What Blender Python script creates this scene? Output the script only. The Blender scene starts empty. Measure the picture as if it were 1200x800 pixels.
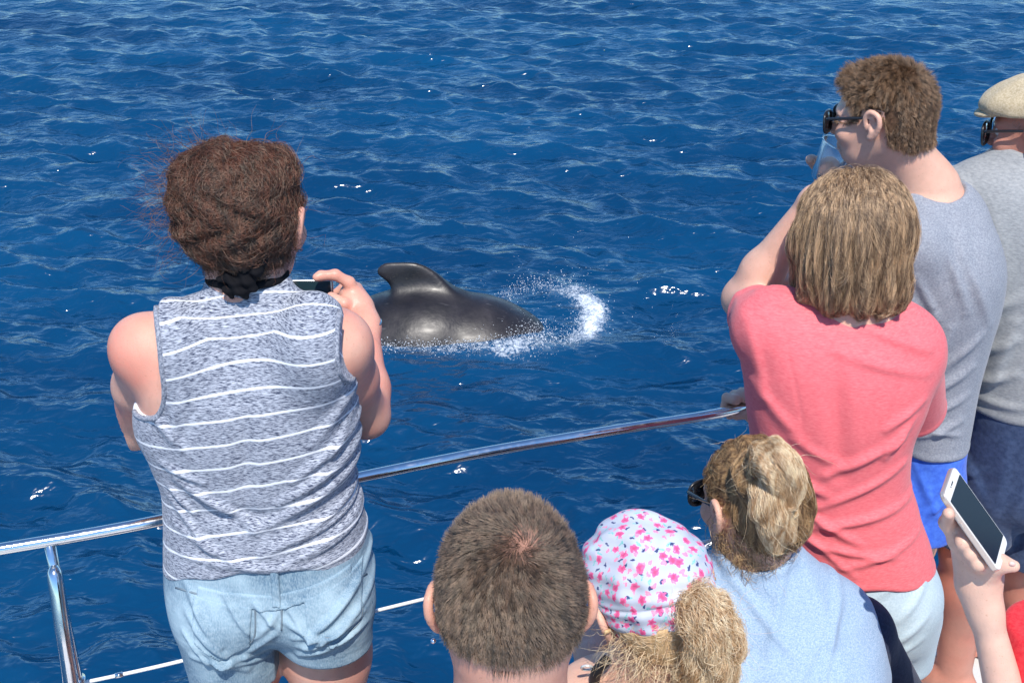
import bpy, math, random
import numpy as np
from mathutils import Vector

# ------------------------------------------------------------------ camera, world, sun
scene = bpy.context.scene
COL = scene.collection
rng = np.random.default_rng(7)
PITCH = math.radians(25.0)
FPX = 1500.0                      # focal length in pixels of the 1200 px wide photograph
EYE = np.array([0.0, 0.0, 2.16])  # eye of the photographer above the deck (deck is z = 0)
WATER = -2.44

cam_data = bpy.data.cameras.new("camera")
cam = bpy.data.objects.new("camera", cam_data)
COL.objects.link(cam)
cam.location = EYE
cam.rotation_euler = (math.radians(90) - PITCH, 0, 0)
cam_data.sensor_width = 36.0
cam_data.lens = 36.0 * FPX / 1200.0
cam_data.clip_start = 0.05
cam_data.clip_end = 20000
scene.camera = cam

SUN_EL, SUN_AZ = math.radians(56), math.radians(174)
world = bpy.data.worlds.new("World")
scene.world = world
world.use_nodes = True
wn = world.node_tree
bg = wn.nodes["Background"]
sky = wn.nodes.new("ShaderNodeTexSky")
sky.sky_type = 'NISHITA'
sky.sun_disc = False
sky.sun_elevation = SUN_EL
sky.sun_rotation = SUN_AZ
sky.air_density = 1.0
sky.dust_density = 0.15
sky.ozone_density = 3.0
tint = wn.nodes.new("ShaderNodeMix"); tint.data_type = 'RGBA'; tint.blend_type = 'MULTIPLY'
tint.inputs[0].default_value = 1.0; tint.inputs[7].default_value = (.68, .94, 1.14, 1)     # white balance of the sky
wn.links.new(sky.outputs[0], tint.inputs[6]); wn.links.new(tint.outputs[2], bg.inputs[0])
bg.inputs[1].default_value = 0.15
sun_l = bpy.data.lights.new("sun", 'SUN')
sun_l.energy = 4.9
sun_l.angle = math.radians(0.55)
sun_l.color = (1.0, 0.945, 0.87)
sun = bpy.data.objects.new("sun", sun_l)
COL.objects.link(sun)
sd = Vector((math.sin(SUN_AZ) * math.cos(SUN_EL), math.cos(SUN_AZ) * math.cos(SUN_EL), math.sin(SUN_EL)))
sun.rotation_euler = sd.to_track_quat('Z', 'Y').to_euler()
sun.location = (0, -3, 12)
scene.view_settings.view_transform = 'Standard'
scene.view_settings.look = 'None'
scene.view_settings.exposure = 0.2
scene.view_settings.gamma = 1.0

# ------------------------------------------------------------------ placing things
CP, SP = math.cos(PITCH), math.sin(PITCH)
def A(*v): return np.array(v, dtype=np.float64)
def P(u, v, Y):
    """point at horizontal distance Y in the direction of photo position (u, v)"""
    a, b = (u - 600) / FPX, (400 - v) / FPX
    d = A(a, CP + b * SP, -SP + b * CP)
    return EYE + d * (Y / d[1])
def sc_at(v, Y):
    b = (400 - v) / FPX
    return FPX / (Y / (CP + b * SP))
def on_plane(u, v, z):
    a, b = (u - 600) / FPX, (400 - v) / FPX
    d = A(a, CP + b * SP, -SP + b * CP)
    return EYE + d * ((z - EYE[2]) / d[2])
def unit(v):
    v = np.asarray(v, float); return v / (np.linalg.norm(v) + 1e-9)
def rot(yaw=0, pitch=0, roll=0):
    """columns = local axes; yaw turns left (counter-clockwise from above), pitch nods down, roll tilts right ear down"""
    y, p, r = map(math.radians, (yaw, -pitch, roll))
    Rz = np.array([[math.cos(y), -math.sin(y), 0], [math.sin(y), math.cos(y), 0], [0, 0, 1]])
    Rx = np.array([[1, 0, 0], [0, math.cos(p), -math.sin(p)], [0, math.sin(p), math.cos(p)]])
    Ry = np.array([[math.cos(r), 0, math.sin(r)], [0, 1, 0], [-math.sin(r), 0, math.cos(r)]])
    return Rz @ Rx @ Ry

# ------------------------------------------------------------------ signed distance modelling
def smin(a, b, k):
    if k <= 0: return np.minimum(a, b)
    h = np.maximum(k - np.abs(a - b), 0) / k
    return np.minimum(a, b) - h * h * k * 0.25
def smax(a, b, k): return -smin(-a, -b, k)
def d_cap(p, a, b, ra, rb):
    ab = b - a
    t = np.clip(((p - a) @ ab) / (ab @ ab + 1e-12), 0, 1)
    q = p - a - t[:, None] * ab
    return np.sqrt((q * q).sum(1)) - (ra + (rb - ra) * t)
def d_ell(p, c, r, R):
    q = (p - c) @ R
    k0 = np.sqrt(((q / r) ** 2).sum(1)); k1 = np.sqrt(((q / (r * r)) ** 2).sum(1))
    return k0 * (k0 - 1.0) / (k1 + 1e-9)
def d_box(p, c, h, R, r=0.0):
    q = np.abs((p - c) @ R) - (h - r)
    return np.sqrt((np.maximum(q, 0) ** 2).sum(1)) + np.minimum(q.max(1), 0) - r
class Loft:
    """stack of (super)elliptic sections: rows z, cx, cy, rx, ry ; yaw in degrees"""
    def __init__(s, rows, yaw=0, n=2.3):
        rows = sorted(rows, key=lambda r: r[0]); a = np.array(rows, float)
        s.z = np.linspace(a[0, 0], a[-1, 0], 160)
        s.c = []
        for k in range(1, 5):
            m = np.gradient(a[:, k], a[:, 0]) if len(a) > 2 else np.zeros(len(a))
            i = np.clip(np.searchsorted(a[:, 0], s.z) - 1, 0, len(a) - 2)
            h = a[i + 1, 0] - a[i, 0]; t = (s.z - a[i, 0]) / h
            y = ((2*t**3 - 3*t**2 + 1) * a[i, k] + (t**3 - 2*t**2 + t) * h * m[i] * .8
                 + (-2*t**3 + 3*t**2) * a[i + 1, k] + (t**3 - t**2) * h * m[i + 1] * .8)
            s.c.append(y)
        y = math.radians(yaw); s.cy_, s.sy_ = math.cos(y), math.sin(y); s.n = n
        s.lo, s.hi = a[0, 0], a[-1, 0]
        R = a[:, 3:5].max() + .02
        s.bb = (A(a[:, 1].min() - R, a[:, 2].min() - R, s.lo), A(a[:, 1].max() + R, a[:, 2].max() + R, s.hi))
    def __call__(s, p, off=0.0):
        z = np.clip(p[:, 2], s.lo, s.hi)
        cx, cy, rx, ry = (np.interp(z, s.z, c) for c in s.c)
        x, y = p[:, 0] - cx, p[:, 1] - cy
        X, Y = x * s.cy_ + y * s.sy_, -x * s.sy_ + y * s.cy_
        g = ((np.abs(X) / rx) ** s.n + (np.abs(Y) / ry) ** s.n) ** (1 / s.n) + 1e-6
        d = np.sqrt(X * X + Y * Y) * (1 - 1 / g) - off
        e = np.maximum(s.lo - p[:, 2], p[:, 2] - s.hi) - off
        return smax(d, e, 0.04)

class Field:
    """list of shapes blended together; inflate() gives a copy grown by off (clothing)"""
    def __init__(s, prims=(), off=0.0, kx=0.0): s.p = list(prims); s.off = off; s.kx = kx; s.post = []
    def cap(s, a, b, ra, rb=None, k=.02): s.p.append(('c', np.asarray(a, float), np.asarray(b, float), ra, rb if rb else ra, k)); return s
    def chain(s, pts, rad, k=.02):
        for i in range(len(pts) - 1): s.cap(pts[i], pts[i + 1], rad[i], rad[i + 1], k)
        return s
    def ell(s, c, r, R=None, k=.02, sub=False):
        s.p.append(('e', np.asarray(c, float), np.asarray(r, float), np.eye(3) if R is None else R, k, sub)); return s
    def box(s, c, h, R=None, r=.0, k=.02): s.p.append(('b', np.asarray(c, float), np.asarray(h, float), np.eye(3) if R is None else R, r, k)); return s
    def loft(s, L, k=.03): s.p.append(('l', L, k)); return s
    def add(s, o): s.p += o.p; return s
    def inflate(s, off, kx=0.0): f = Field(s.p, s.off + off, kx); return f
    def bb(s, q):
        if q[0] == 'c': r = max(q[3], q[4]); return np.minimum(q[1], q[2]) - r, np.maximum(q[1], q[2]) + r
        if q[0] == 'e': return q[1] - q[2].max(), q[1] + q[2].max()
        if q[0] == 'b': r = np.linalg.norm(q[2]); return q[1] - r, q[1] + r
        return q[1].bb
    def bounds(s):
        L = [s.bb(q) for q in s.p if not (q[0] == 'e' and q[5])]
        return np.min([l[0] for l in L], 0) - s.off, np.max([l[1] for l in L], 0) + s.off
    def cull(s, lo, hi, m=.06):
        f = Field([q for q in s.p if (s.bb(q)[0] - m - s.off < hi).all() and (s.bb(q)[1] + m + s.off > lo).all()], s.off, s.kx)
        f.post = s.post
        return f
    def __call__(s, p):
        d = np.full(len(p), 1.0)
        for q in s.p:
            if q[0] == 'c': e, k, sub = d_cap(p, q[1], q[2], q[3], q[4]), q[5], False
            elif q[0] == 'e': e, k, sub = d_ell(p, q[1], q[2], q[3]), q[4], q[5]
            elif q[0] == 'b': e, k, sub = d_box(p, q[1], q[2], q[3], q[4]), q[5], False
            else: e, k, sub = q[1](p), q[2], False
            d = smax(d, -e, k) if sub else smin(d, e, k + s.kx)
        d = d - s.off
        for f in s.post: d = f(p, d)
        return d

def grad(f, p, e=.0015):
    return np.stack([f(p + A(e, 0, 0)) - f(p - A(e, 0, 0)), f(p + A(0, e, 0)) - f(p - A(0, e, 0)), f(p + A(0, 0, e)) - f(p - A(0, 0, e))], 1) / (2 * e)

from concurrent.futures import ThreadPoolExecutor
POOL = ThreadPoolExecutor(4)
def peval(f, pts, cell):
    """evaluate f on pts, grouped in space so that far shapes are skipped"""
    if len(pts) < 3000: return f(pts)
    k = np.floor((pts - pts.min(0)) / cell).astype(np.int64); key = (k[:, 0] * 4096 + k[:, 1]) * 4096 + k[:, 2]
    o = np.argsort(key, kind='stable'); ks = key[o]
    cut = np.concatenate([[0], np.flatnonzero(np.diff(ks)) + 1, [len(o)]])
    out = np.empty(len(pts))
    def run(i):
        ix = o[cut[i]:cut[i + 1]]; p = pts[ix]
        g = f.cull(p.min(0), p.max(0), .075) if isinstance(f, Field) else f
        out[ix] = g(p)
    list(POOL.map(run, range(len(cut) - 1)))
    return out
TET = np.array([[1, 1, 1], [1, -1, -1], [-1, 1, -1], [-1, -1, 1]], float)
def surface(f, lo, hi, vox, project=True, clip=None):
    """surface nets over a sparse grid; returns verts, quads"""
    lo, hi = np.asarray(lo, float), np.asarray(hi, float)
    if isinstance(f, Field): f = f.cull(lo, hi)
    B = 4
    nb = np.maximum(np.ceil((hi - lo) / (vox * B)).astype(int), 1)
    n = nb * B + 1
    V = np.full(tuple(n), 1.0, np.float32)
    bi = np.stack(np.meshgrid(*[np.arange(k) for k in nb], indexing='ij'), -1).reshape(-1, 3)
    bc = lo + (bi + .5) * (B * vox)
    dc = np.concatenate(list(POOL.map(f, [bc[i:i + 20000] for i in range(0, len(bc), 20000)])))
    R = B * vox * .87
    act = np.abs(dc) < R * 1.25 + .006
    V.reshape(-1)[:] = 1.0
    # sign fill for blocks inside
    sgn = np.where(dc < 0, -1.0, 1.0).reshape(tuple(nb))
    big = np.repeat(np.repeat(np.repeat(sgn, B, 0), B, 1), B, 2)
    V[:-1, :-1, :-1] = big
    V[-1] = V[-2]; V[:, -1] = V[:, -2]; V[:, :, -1] = V[:, :, -2]
    lb = bi[act]
    off = np.stack(np.meshgrid(*[np.arange(B + 1)] * 3, indexing='ij'), -1).reshape(-1, 3)
    if len(lb):
        M = np.zeros(tuple(n), bool)
        idx = (lb[:, None, :] * B + off[None]).reshape(-1, 3)
        M[idx[:, 0], idx[:, 1], idx[:, 2]] = True
        idx = np.argwhere(M)
        V[idx[:, 0], idx[:, 1], idx[:, 2]] = peval(f, lo + idx * vox, B * vox * 7)
    ins = V < 0
    c = ins[:-1, :-1, :-1].astype(np.int8)
    for a in (0, 1):
        for b in (0, 1):
            for g in (0, 1):
                if a or b or g:
                    c = c + ins[a:ins.shape[0] - 1 + a, b:ins.shape[1] - 1 + b, g:ins.shape[2] - 1 + g]
    cell = (c > 0) & (c < 8)
    ci = np.argwhere(cell)
    if len(ci) == 0: return np.zeros((0, 3)), np.zeros((0, 4), int)
    idm = np.full(cell.shape, -1, np.int32); idm[ci[:, 0], ci[:, 1], ci[:, 2]] = np.arange(len(ci))
    acc = np.zeros((len(ci), 3)); cnt = np.zeros(len(ci))
    cs = [(a, b, g) for a in (0, 1) for b in (0, 1) for g in (0, 1)]
    vals = {k: V[ci[:, 0] + k[0], ci[:, 1] + k[1], ci[:, 2] + k[2]] for k in cs}
    for k in cs:
        for ax in range(3):
            if k[ax] == 0:
                k2 = list(k); k2[ax] = 1; k2 = tuple(k2)
                a, b = vals[k], vals[k2]; m = (a < 0) != (b < 0)
                t = np.where(m, a / np.where(m, a - b, 1), 0)
                q = np.tile(np.array(k, float), (len(ci), 1)); q[:, ax] += t
                acc[m] += q[m]; cnt[m] += 1
    verts = lo + (ci + acc / cnt[:, None]) * vox
    quads = []
    for ax in range(3):
        s1 = [slice(None)] * 3; s2 = [slice(None)] * 3
        s1[ax] = slice(0, -1); s2[ax] = slice(1, None)
        a, b = ins[tuple(s1)], ins[tuple(s2)]
        o1, o2 = [(1, 2), (2, 0), (0, 1)][ax]
        for inv in (False, True):
            e = np.argwhere((a & ~b) if not inv else (~a & b))
            ok = (e[:, o1] > 0) & (e[:, o2] > 0) & (e[:, o1] < cell.shape[o1]) & (e[:, o2] < cell.shape[o2])
            e = e[ok]
            if not len(e): continue
            def g(d1, d2):
                q = e.copy(); q[:, o1] -= d1; q[:, o2] -= d2
                return idm[q[:, 0], q[:, 1], q[:, 2]]
            Q = np.stack([g(1, 1), g(0, 1), g(0, 0), g(1, 0)], 1)
            quads.append(Q[:, ::-1] if inv else Q)
    quads = np.concatenate(quads); quads = quads[(quads >= 0).all(1)]
    if clip is not None:
        c = verts[quads].mean(1); m = ((c >= clip[0] - vox * .7) & (c <= clip[1] + vox * .7)).all(1); quads = quads[m]
        used = np.unique(quads); mp = np.full(len(verts), -1); mp[used] = np.arange(len(used)); verts = verts[used]; quads = mp[quads]
    if project and len(verts):
        e = vox * .35
        D = [peval(f, verts + t * e, B * vox * 7) for t in TET]
        gr = sum(t[None] * d[:, None] for t, d in zip(TET, D)) / (4 * e); d = sum(D) / 4
        st = gr / ((gr * gr).sum(1) + .05)[:, None] * d[:, None]
        sl = np.sqrt((st * st).sum(1)); st *= np.minimum(1, vox * .7 / (sl + 1e-9))[:, None]
        verts = verts - st
    return verts, quads

# ------------------------------------------------------------------ objects
def link(o, parent=None):
    COL.objects.link(o)
    if parent is not None: o.parent = parent
    return o
def thing(name, label, cat, loc, group=None):
    o = link(bpy.data.objects.new(name, None)); o.location = loc; o.empty_display_size = .1
    o['label'] = label; o['category'] = cat
    if group: o['group'] = group
    return o
def mesh_obj(name, verts, faces, mat, parent=None, smooth=True, attrs=None, base=None):
    me = bpy.data.meshes.new(name)
    verts = np.asarray(verts, float)
    if parent is not None and base is None: base = np.array(parent['_base']) if '_base' in parent else A(*parent.location)
    if base is not None: verts = verts - base
    faces = np.asarray(faces) if not isinstance(faces, list) else faces
    if isinstance(faces, np.ndarray):
        k = faces.shape[1]; nf = len(faces)
        me.vertices.add(len(verts)); me.vertices.foreach_set('co', verts.astype(np.float32).ravel())
        me.loops.add(nf * k); me.loops.foreach_set('vertex_index', faces.astype(np.int32).ravel())
        me.polygons.add(nf); me.polygons.foreach_set('loop_start', (np.arange(nf) * k).astype(np.int32))
        me.update(calc_edges=True)
    else:
        me.from_pydata([tuple(v) for v in verts], [], faces); me.update()
    if smooth: me.polygons.foreach_set('use_smooth', np.ones(len(me.polygons), bool)); me.update()
    if attrs:
        for k, a in attrs.items():
            at = me.attributes.new(k, 'FLOAT', 'POINT'); at.data.foreach_set('value', np.asarray(a, np.float32))
    if mat: me.materials.append(mat)
    return link(bpy.data.objects.new(name, me), parent)
def sub_base(o, parent):
    return o
def solid(name, f, chunks, mat, parent=None, attrs=None, base=None):
    """mesh of a field; chunks = [(lo, hi, voxel)], each closed at its box"""
    VS, QS, n = [], [], 0
    for lo, hi, vox in chunks:
        lo, hi = np.asarray(lo, float), np.asarray(hi, float)
        v, q = surface(f, lo - 3 * vox, hi + 3 * vox, vox, clip=(lo, hi))
        VS.append(v); QS.append(q + n); n += len(v)
    v = np.concatenate(VS); q = np.concatenate(QS)
    return mesh_obj(name, v, q, mat, parent, attrs={k: a(v) for k, a in attrs.items()} if attrs else None, base=base)
def tube(pts, rad, n=14, close=False):
    pts = np.array(pts, float); N = len(pts); rad = np.broadcast_to(rad, (N,)) if np.ndim(rad) < 1 else np.array(rad)
    V = []; up = A(0, 0, 1)
    T = np.gradient(pts, axis=0) if not close else np.roll(pts, -1, 0) - np.roll(pts, 1, 0)
    prev = None
    for i in range(N):
        t = unit(T[i])
        x = np.cross(t, up if abs(t[2]) < .9 else A(1, 0, 0)) if prev is None else prev - t * (prev @ t)
        x = unit(x); prev = x; y = np.cross(t, x)
        for k in range(n):
            a = 2 * math.pi * k / n; V.append(pts[i] + rad[i] * (math.cos(a) * x + math.sin(a) * y))
    F = []
    for i in range(N if close else N - 1):
        j = (i + 1) % N
        for k in range(n):
            l = (k + 1) % n; F.append((i * n + k, i * n + l, j * n + l, j * n + k))
    if not close: F.append(tuple(range(n))[::-1]); F.append(tuple((N - 1) * n + k for k in range(n)))
    return V, F
def curve_pts(pts, m=12):
    """smooth Catmull-Rom through pts"""
    p = np.array(pts, float); p = np.vstack([2 * p[0] - p[1], p, 2 * p[-1] - p[-2]]); o = []
    for i in range(1, len(p) - 2):
        for t in np.linspace(0, 1, m, endpoint=False):
            o.append(.5 * (2 * p[i] + (p[i + 1] - p[i - 1]) * t + (2 * p[i - 1] - 5 * p[i] + 4 * p[i + 1] - p[i + 2]) * t * t
                           + (3 * p[i] - p[i - 1] - 3 * p[i + 1] + p[i + 2]) * t ** 3))
    o.append(p[-2]); return np.array(o)
def merge(parts):
    V, F = [], []
    for v, f in parts:
        n = len(V); V += list(v); F += [tuple(i + n for i in q) for q in f]
    return V, F
def bbox(c, h, R=None):
    R = np.eye(3) if R is None else R
    V = [np.asarray(c) + R @ (A(x, y, z) * h) for x in (-1, 1) for y in (-1, 1) for z in (-1, 1)]
    return V, [(0, 1, 3, 2), (4, 6, 7, 5), (0, 4, 5, 1), (2, 3, 7, 6), (0, 2, 6, 4), (1, 5, 7, 3)]
def rounded(name, c, h, R, r, mat, parent, seg=3):
    """rounded box"""
    import bmesh
    v, f = bbox((0, 0, 0), np.asarray(h, float)); bm = bmesh.new()
    vs = [bm.verts.new(tuple(q)) for q in v]
    for q in f: bm.faces.new([vs[i] for i in q])
    bmesh.ops.bevel(bm, geom=bm.edges[:], offset=r, segments=seg, affect='EDGES', profile=.5)
    bmesh.ops.recalc_face_normals(bm, faces=bm.faces[:])
    V = [np.asarray(c) + R @ A(*q.co) for q in bm.verts]; bm.verts.index_update()
    F = [tuple(q.index for q in fc.verts) for fc in bm.faces]; bm.free()
    return mesh_obj(name, V, F, mat, parent)

# ------------------------------------------------------------------ materials
def mat_new(name):
    m = bpy.data.materials.new(name); m.use_nodes = True; nt = m.node_tree
    return m, nt, nt.nodes["Principled BSDF"]
class N:
    """tiny node-graph writer"""
    def __init__(s, nt): s.nt = nt
    def n(s, t, **kw):
        q = s.nt.nodes.new(t)
        for k, v in kw.items(): setattr(q, k, v)
        return q
    def l(s, a, b): s.nt.links.new(a, b)
    def val(s, sock, v):
        if isinstance(v, bpy.types.NodeSocket): s.l(v, sock)
        else: sock.default_value = v
    def math(s, op, a, b=0.0, c=None, clamp=False):
        q = s.n('ShaderNodeMath', operation=op); q.use_clamp = clamp
        s.val(q.inputs[0], a); s.val(q.inputs[1], b)
        if c is not None: s.val(q.inputs[2], c)
        return q.outputs[0]
    def obj(s): return s.n('ShaderNodeTexCoord').outputs['Object']
    def scale(s, v, sc, rotz=0, rot=None):
        q = s.n('ShaderNodeMapping'); s.l(v, q.inputs[0]); q.inputs['Scale'].default_value = sc
        q.inputs['Rotation'].default_value = rot or (0, 0, rotz); return q.outputs[0]
    def noise(s, v, sc, det=2, rough=.5, dist=0):
        q = s.n('ShaderNodeTexNoise'); s.l(v, q.inputs['Vector']); q.inputs['Scale'].default_value = sc
        q.inputs['Detail'].default_value = det; q.inputs['Roughness'].default_value = rough; q.inputs['Distortion'].default_value = dist
        return q.outputs[0]
    def ramp(s, f, stops, interp='LINEAR'):
        q = s.n('ShaderNodeValToRGB'); s.l(f, q.inputs[0]); cr = q.color_ramp; cr.interpolation = interp
        while len(cr.elements) < len(stops): cr.elements.new(.5)
        for e, (p, c) in zip(cr.elements, stops):
            e.position = p; e.color = (*c, 1) if hasattr(c, '__len__') else (c, c, c, 1)
        return q.outputs[0]
    def mix(s, f, a, b, mode='MIX'):
        q = s.n('ShaderNodeMix', data_type='RGBA', blend_type=mode); s.val(q.inputs[0], f)
        for i, v in ((6, a), (7, b)):
            if isinstance(v, bpy.types.NodeSocket): s.l(v, q.inputs[i])
            else: q.inputs[i].default_value = (*v, 1)
        return q.outputs[2]
    def attr(s, name): return s.n('ShaderNodeAttribute', attribute_name=name).outputs['Fac']
    def bump(s, h, strength, dist, normal=None):
        q = s.n('ShaderNodeBump'); s.l(h, q.inputs['Height']); q.inputs['Strength'].default_value = strength
        q.inputs['Distance'].default_value = dist
        if normal: s.l(normal, q.inputs['Normal'])
        return q.outputs[0]
def mat_skin(name, col=(.62, .31, .22), red=(.62, .19, .13), amount=.5, rough=.5):
    m, nt, b = mat_new(name); g = N(nt); o = g.obj()
    f = g.noise(o, 9, 3); f2 = g.noise(o, 70, 3)
    c = g.mix(g.ramp(f, [(.35, 0.0), (.68, amount)]), col, red)
    c = g.mix(g.ramp(f2, [(.3, 0.0), (.75, .35)]), c, tuple(x * .72 for x in col))
    fk = g.noise(o, 260, 2, .5); c = g.mix(g.ramp(fk, [(.66, 0.0), (.72, .35)]), c, (col[0] * .55, col[1] * .42, col[2] * .36))
    g.l(c, b.inputs['Base Color'])
    b.inputs['Roughness'].default_value = rough
    b.inputs['Subsurface Weight'].default_value = .12
    b.inputs['Subsurface Radius'].default_value = (1, .35, .2); b.inputs['Subsurface Scale'].default_value = .01
    b.inputs['Specular IOR Level'].default_value = .35
    g.l(g.bump(g.noise(g.scale(o, (1, 1, 1)), 420, 2), .18, .002), b.inputs['Normal'])
    return m
def mat_plain(name, col, rough=.5, metal=0.0, bump=0.0, bs=60, var=.12, coat=0, spec=.5):
    m, nt, b = mat_new(name); g = N(nt); o = g.obj()
    f = g.noise(o, bs, 3)
    c = g.mix(f, tuple(x * (1 - var) for x in col), tuple(min(1, x * (1 + var)) for x in col))
    g.l(c, b.inputs['Base Color']); b.inputs['Roughness'].default_value = rough; b.inputs['Metallic'].default_value = metal
    b.inputs['Coat Weight'].default_value = coat; b.inputs['Specular IOR Level'].default_value = spec
    if bump: g.l(g.bump(g.noise(o, bs * 2, 3), bump, .002), b.inputs['Normal'])
    return m
def mat_heather(name, ca, cb, sc=(55, 55, 900), stretch_noise=1.0, weave=1400, contrast=(.35, .65), blotch=.12, bump=.25):
    """melange jersey: short horizontal threads of two colours"""
    m, nt, b = mat_new(name); g = N(nt); o = g.obj()
    f = g.noise(g.scale(o, sc), 1, 3, .6)
    c = g.mix(g.ramp(f, [(contrast[0], 0.0), (contrast[1], 1.0)]), ca, cb)
    bl = g.noise(o, 6, 3)
    c = g.mix(g.ramp(bl, [(.3, blotch), (.7, 0.0)]), c, tuple(x * .6 for x in ca))
    g.l(c, b.inputs['Base Color']); b.inputs['Roughness'].default_value = .88
    b.inputs['Sheen Weight'].default_value = .12; b.inputs['Sheen Roughness'].default_value = .5
    b.inputs['Specular IOR Level'].default_value = .2
    n1 = g.bump(g.noise(g.scale(o, sc), 2.2, 3), bump, .0015)
    g.l(g.bump(g.noise(o, 22, 3), .35, .006, n1), b.inputs['Normal'])
    return m
def mat_hair(name, root, tip, spread=.35, rough=.35, spec=.10):
    """strand colour varies from strand to strand"""
    m, nt, b = mat_new(name); g = N(nt)
    hi = g.n('ShaderNodeHairInfo')
    lk = g.noise(g.scale(g.obj(), (130, 130, 20)), 1, 2)
    fc = g.math('ADD', g.math('MULTIPLY', hi.outputs['Random'], .30), g.math('MULTIPLY', g.math('SUBTRACT', lk, .22), 1.25))
    c = g.mix(g.ramp(fc, [(.30, 0.0), (.74, 1.0)]), root, tip)
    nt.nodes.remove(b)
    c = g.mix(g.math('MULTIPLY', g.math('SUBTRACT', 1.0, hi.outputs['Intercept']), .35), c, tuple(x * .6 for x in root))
    df = g.n('ShaderNodeBsdfDiffuse'); g.l(c, df.inputs[0])
    r1 = g.n('ShaderNodeBsdfHair', component='Reflection'); r1.inputs['Color'].default_value = (1.0, .84, .68, 1); r1.inputs['RoughnessU'].default_value = rough * .6; r1.inputs['RoughnessV'].default_value = .5; r1.inputs['Offset'].default_value = -.05
    r2 = g.n('ShaderNodeBsdfHair', component='Transmission'); g.l(c, r2.inputs['Color']); r2.inputs['RoughnessU'].default_value = .4; r2.inputs['RoughnessV'].default_value = .8
    a = g.n('ShaderNodeMixShader'); a.inputs[0].default_value = spec; g.l(df.outputs[0], a.inputs[1]); g.l(r1.outputs[0], a.inputs[2])
    e = g.n('ShaderNodeMixShader'); e.inputs[0].default_value = .12; g.l(a.outputs[0], e.inputs[1]); g.l(r2.outputs[0], e.inputs[2])
    g.l(e.outputs[0], nt.nodes['Material Output'].inputs[0])
    return m
def mat_hairbase(name, a, b_, sc=(120, 120, 20)):
    m, nt, b = mat_new(name); g = N(nt); o = g.obj()
    f = g.noise(g.scale(o, sc), 1, 4, .6, .5)
    g.l(g.mix(g.ramp(f, [(.3, 0.0), (.7, 1.0)]), a, b_), b.inputs['Base Color'])
    b.inputs['Roughness'].default_value = .6; b.inputs['Specular IOR Level'].default_value = .3
    g.l(g.bump(f, .6, .004), b.inputs['Normal'])
    return m

# ------------------------------------------------------------------ people helpers
def head_field(c, R, s=1.0, neck=None, nr=.055, jaw=1.0, k=.02):
    """c = centre of the skull, R = axes (x right, y face, z up)"""
    W = lambda x, y, z: c + R @ (A(x, y, z) * s)
    f = Field()
    f.ell(W(0, -.008, .028), A(.0745, .094, .083) * s, R, .02)
    f.ell(W(0, -.035, .0), A(.066, .06, .07) * s, R, .03)
    f.ell(W(0, .03, -.035), A(.058 * jaw, .058, .072) * s, R, .03)
    f.ell(W(0, .045, -.078), A(.038 * jaw, .036, .028) * s, R, .03)
    f.ell(W(0, .077, .012), A(.05, .016, .012) * s, R, .02)
    for q in (-1, 1):
        f.ell(W(q * .042, .068, -.03), A(.02, .02, .02) * s, R, .02)
    f.cap(W(0, .088, -.002), W(0, .104, -.030), .007 * s, .0115 * s, .012)
    for q in (-1, 1):
        f.ell(W(q * .010, .098, -.034), A(.008, .009, .007) * s, R, .006)
        f.ell(W(q * .031, .090, -.004), A(.016, .012, .010) * s, R, .012, True)
    f.cap(W(-.016, .086, -.058), W(.016, .086, -.058), .006 * s, None, .008)
    f.cap(W(-.014, .084, -.068), W(.014, .084, -.068), .0065 * s, None, .008)
    if neck is not None:
        f.cap(W(0, -.028, -.045), neck, nr * .98, nr * 1.12, .03)
    for q in (-1, 1):                                   # ears: rim, bowl, lobe
        Re = R @ rot(0, 0, 0)
        pts = [W(q * .076, .012, -.012), W(q * .080, .014, .010), W(q * .086, .002, .024), W(q * .092, -.016, .016), W(q * .091, -.018, -.004), W(q * .083, -.006, -.026), W(q * .077, .006, -.032)]
        pts = curve_pts(pts, 3)
        for i in range(len(pts) - 1): f.cap(pts[i], pts[i + 1], .0052 * s, .0052 * s, .003)
        a, b, c3 = W(q * .081, -.003, .008), W(q * .082, -.004, -.008), W(q * .079, .003, -.028)
        f.cap(a, b, .008 * s, .008 * s, .006); f.cap(b, c3, .0075 * s, .0062 * s, .006)
        f.ell(W(q * .090, -.002, -.003), A(.008, .0085, .012) * s, R, .004, True)
    return f
def eyes(c, R, parent, s=1.0):
    m, nt, b = mat_new('eyeball'); g = N(nt)
    b.inputs['Base Color'].default_value = (.75, .72, .7, 1); b.inputs['Roughness'].default_value = .1
    for q in (-1, 1):
        o = c + R @ (A(q * .031, .076, -.003) * s)
        V, F = ball(o, .0125 * s, 12, 16); mesh_obj('eye', V, F, m, parent)
def ball(c, r, a=8, b=12):
    V, F = [], []
    for i in range(a + 1):
        t = math.pi * i / a
        for j in range(b):
            p = 2 * math.pi * j / b
            V.append(A(math.sin(t) * math.cos(p), math.sin(t) * math.sin(p), math.cos(t)) * r + c)
    for i in range(a):
        for j in range(b):
            k = (j + 1) % b; F.append((i * b + j, (i + 1) * b + j, (i + 1) * b + k, i * b + k))
    return V, F
FING = [(.029, .090, (.043, .026, .021), .0092), (.009, .094, (.047, .030, .022), .0094), (-.011, .090, (.043, .028, .021), .0089), (-.029, .080, (.034, .021, .018), .0080)]
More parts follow.
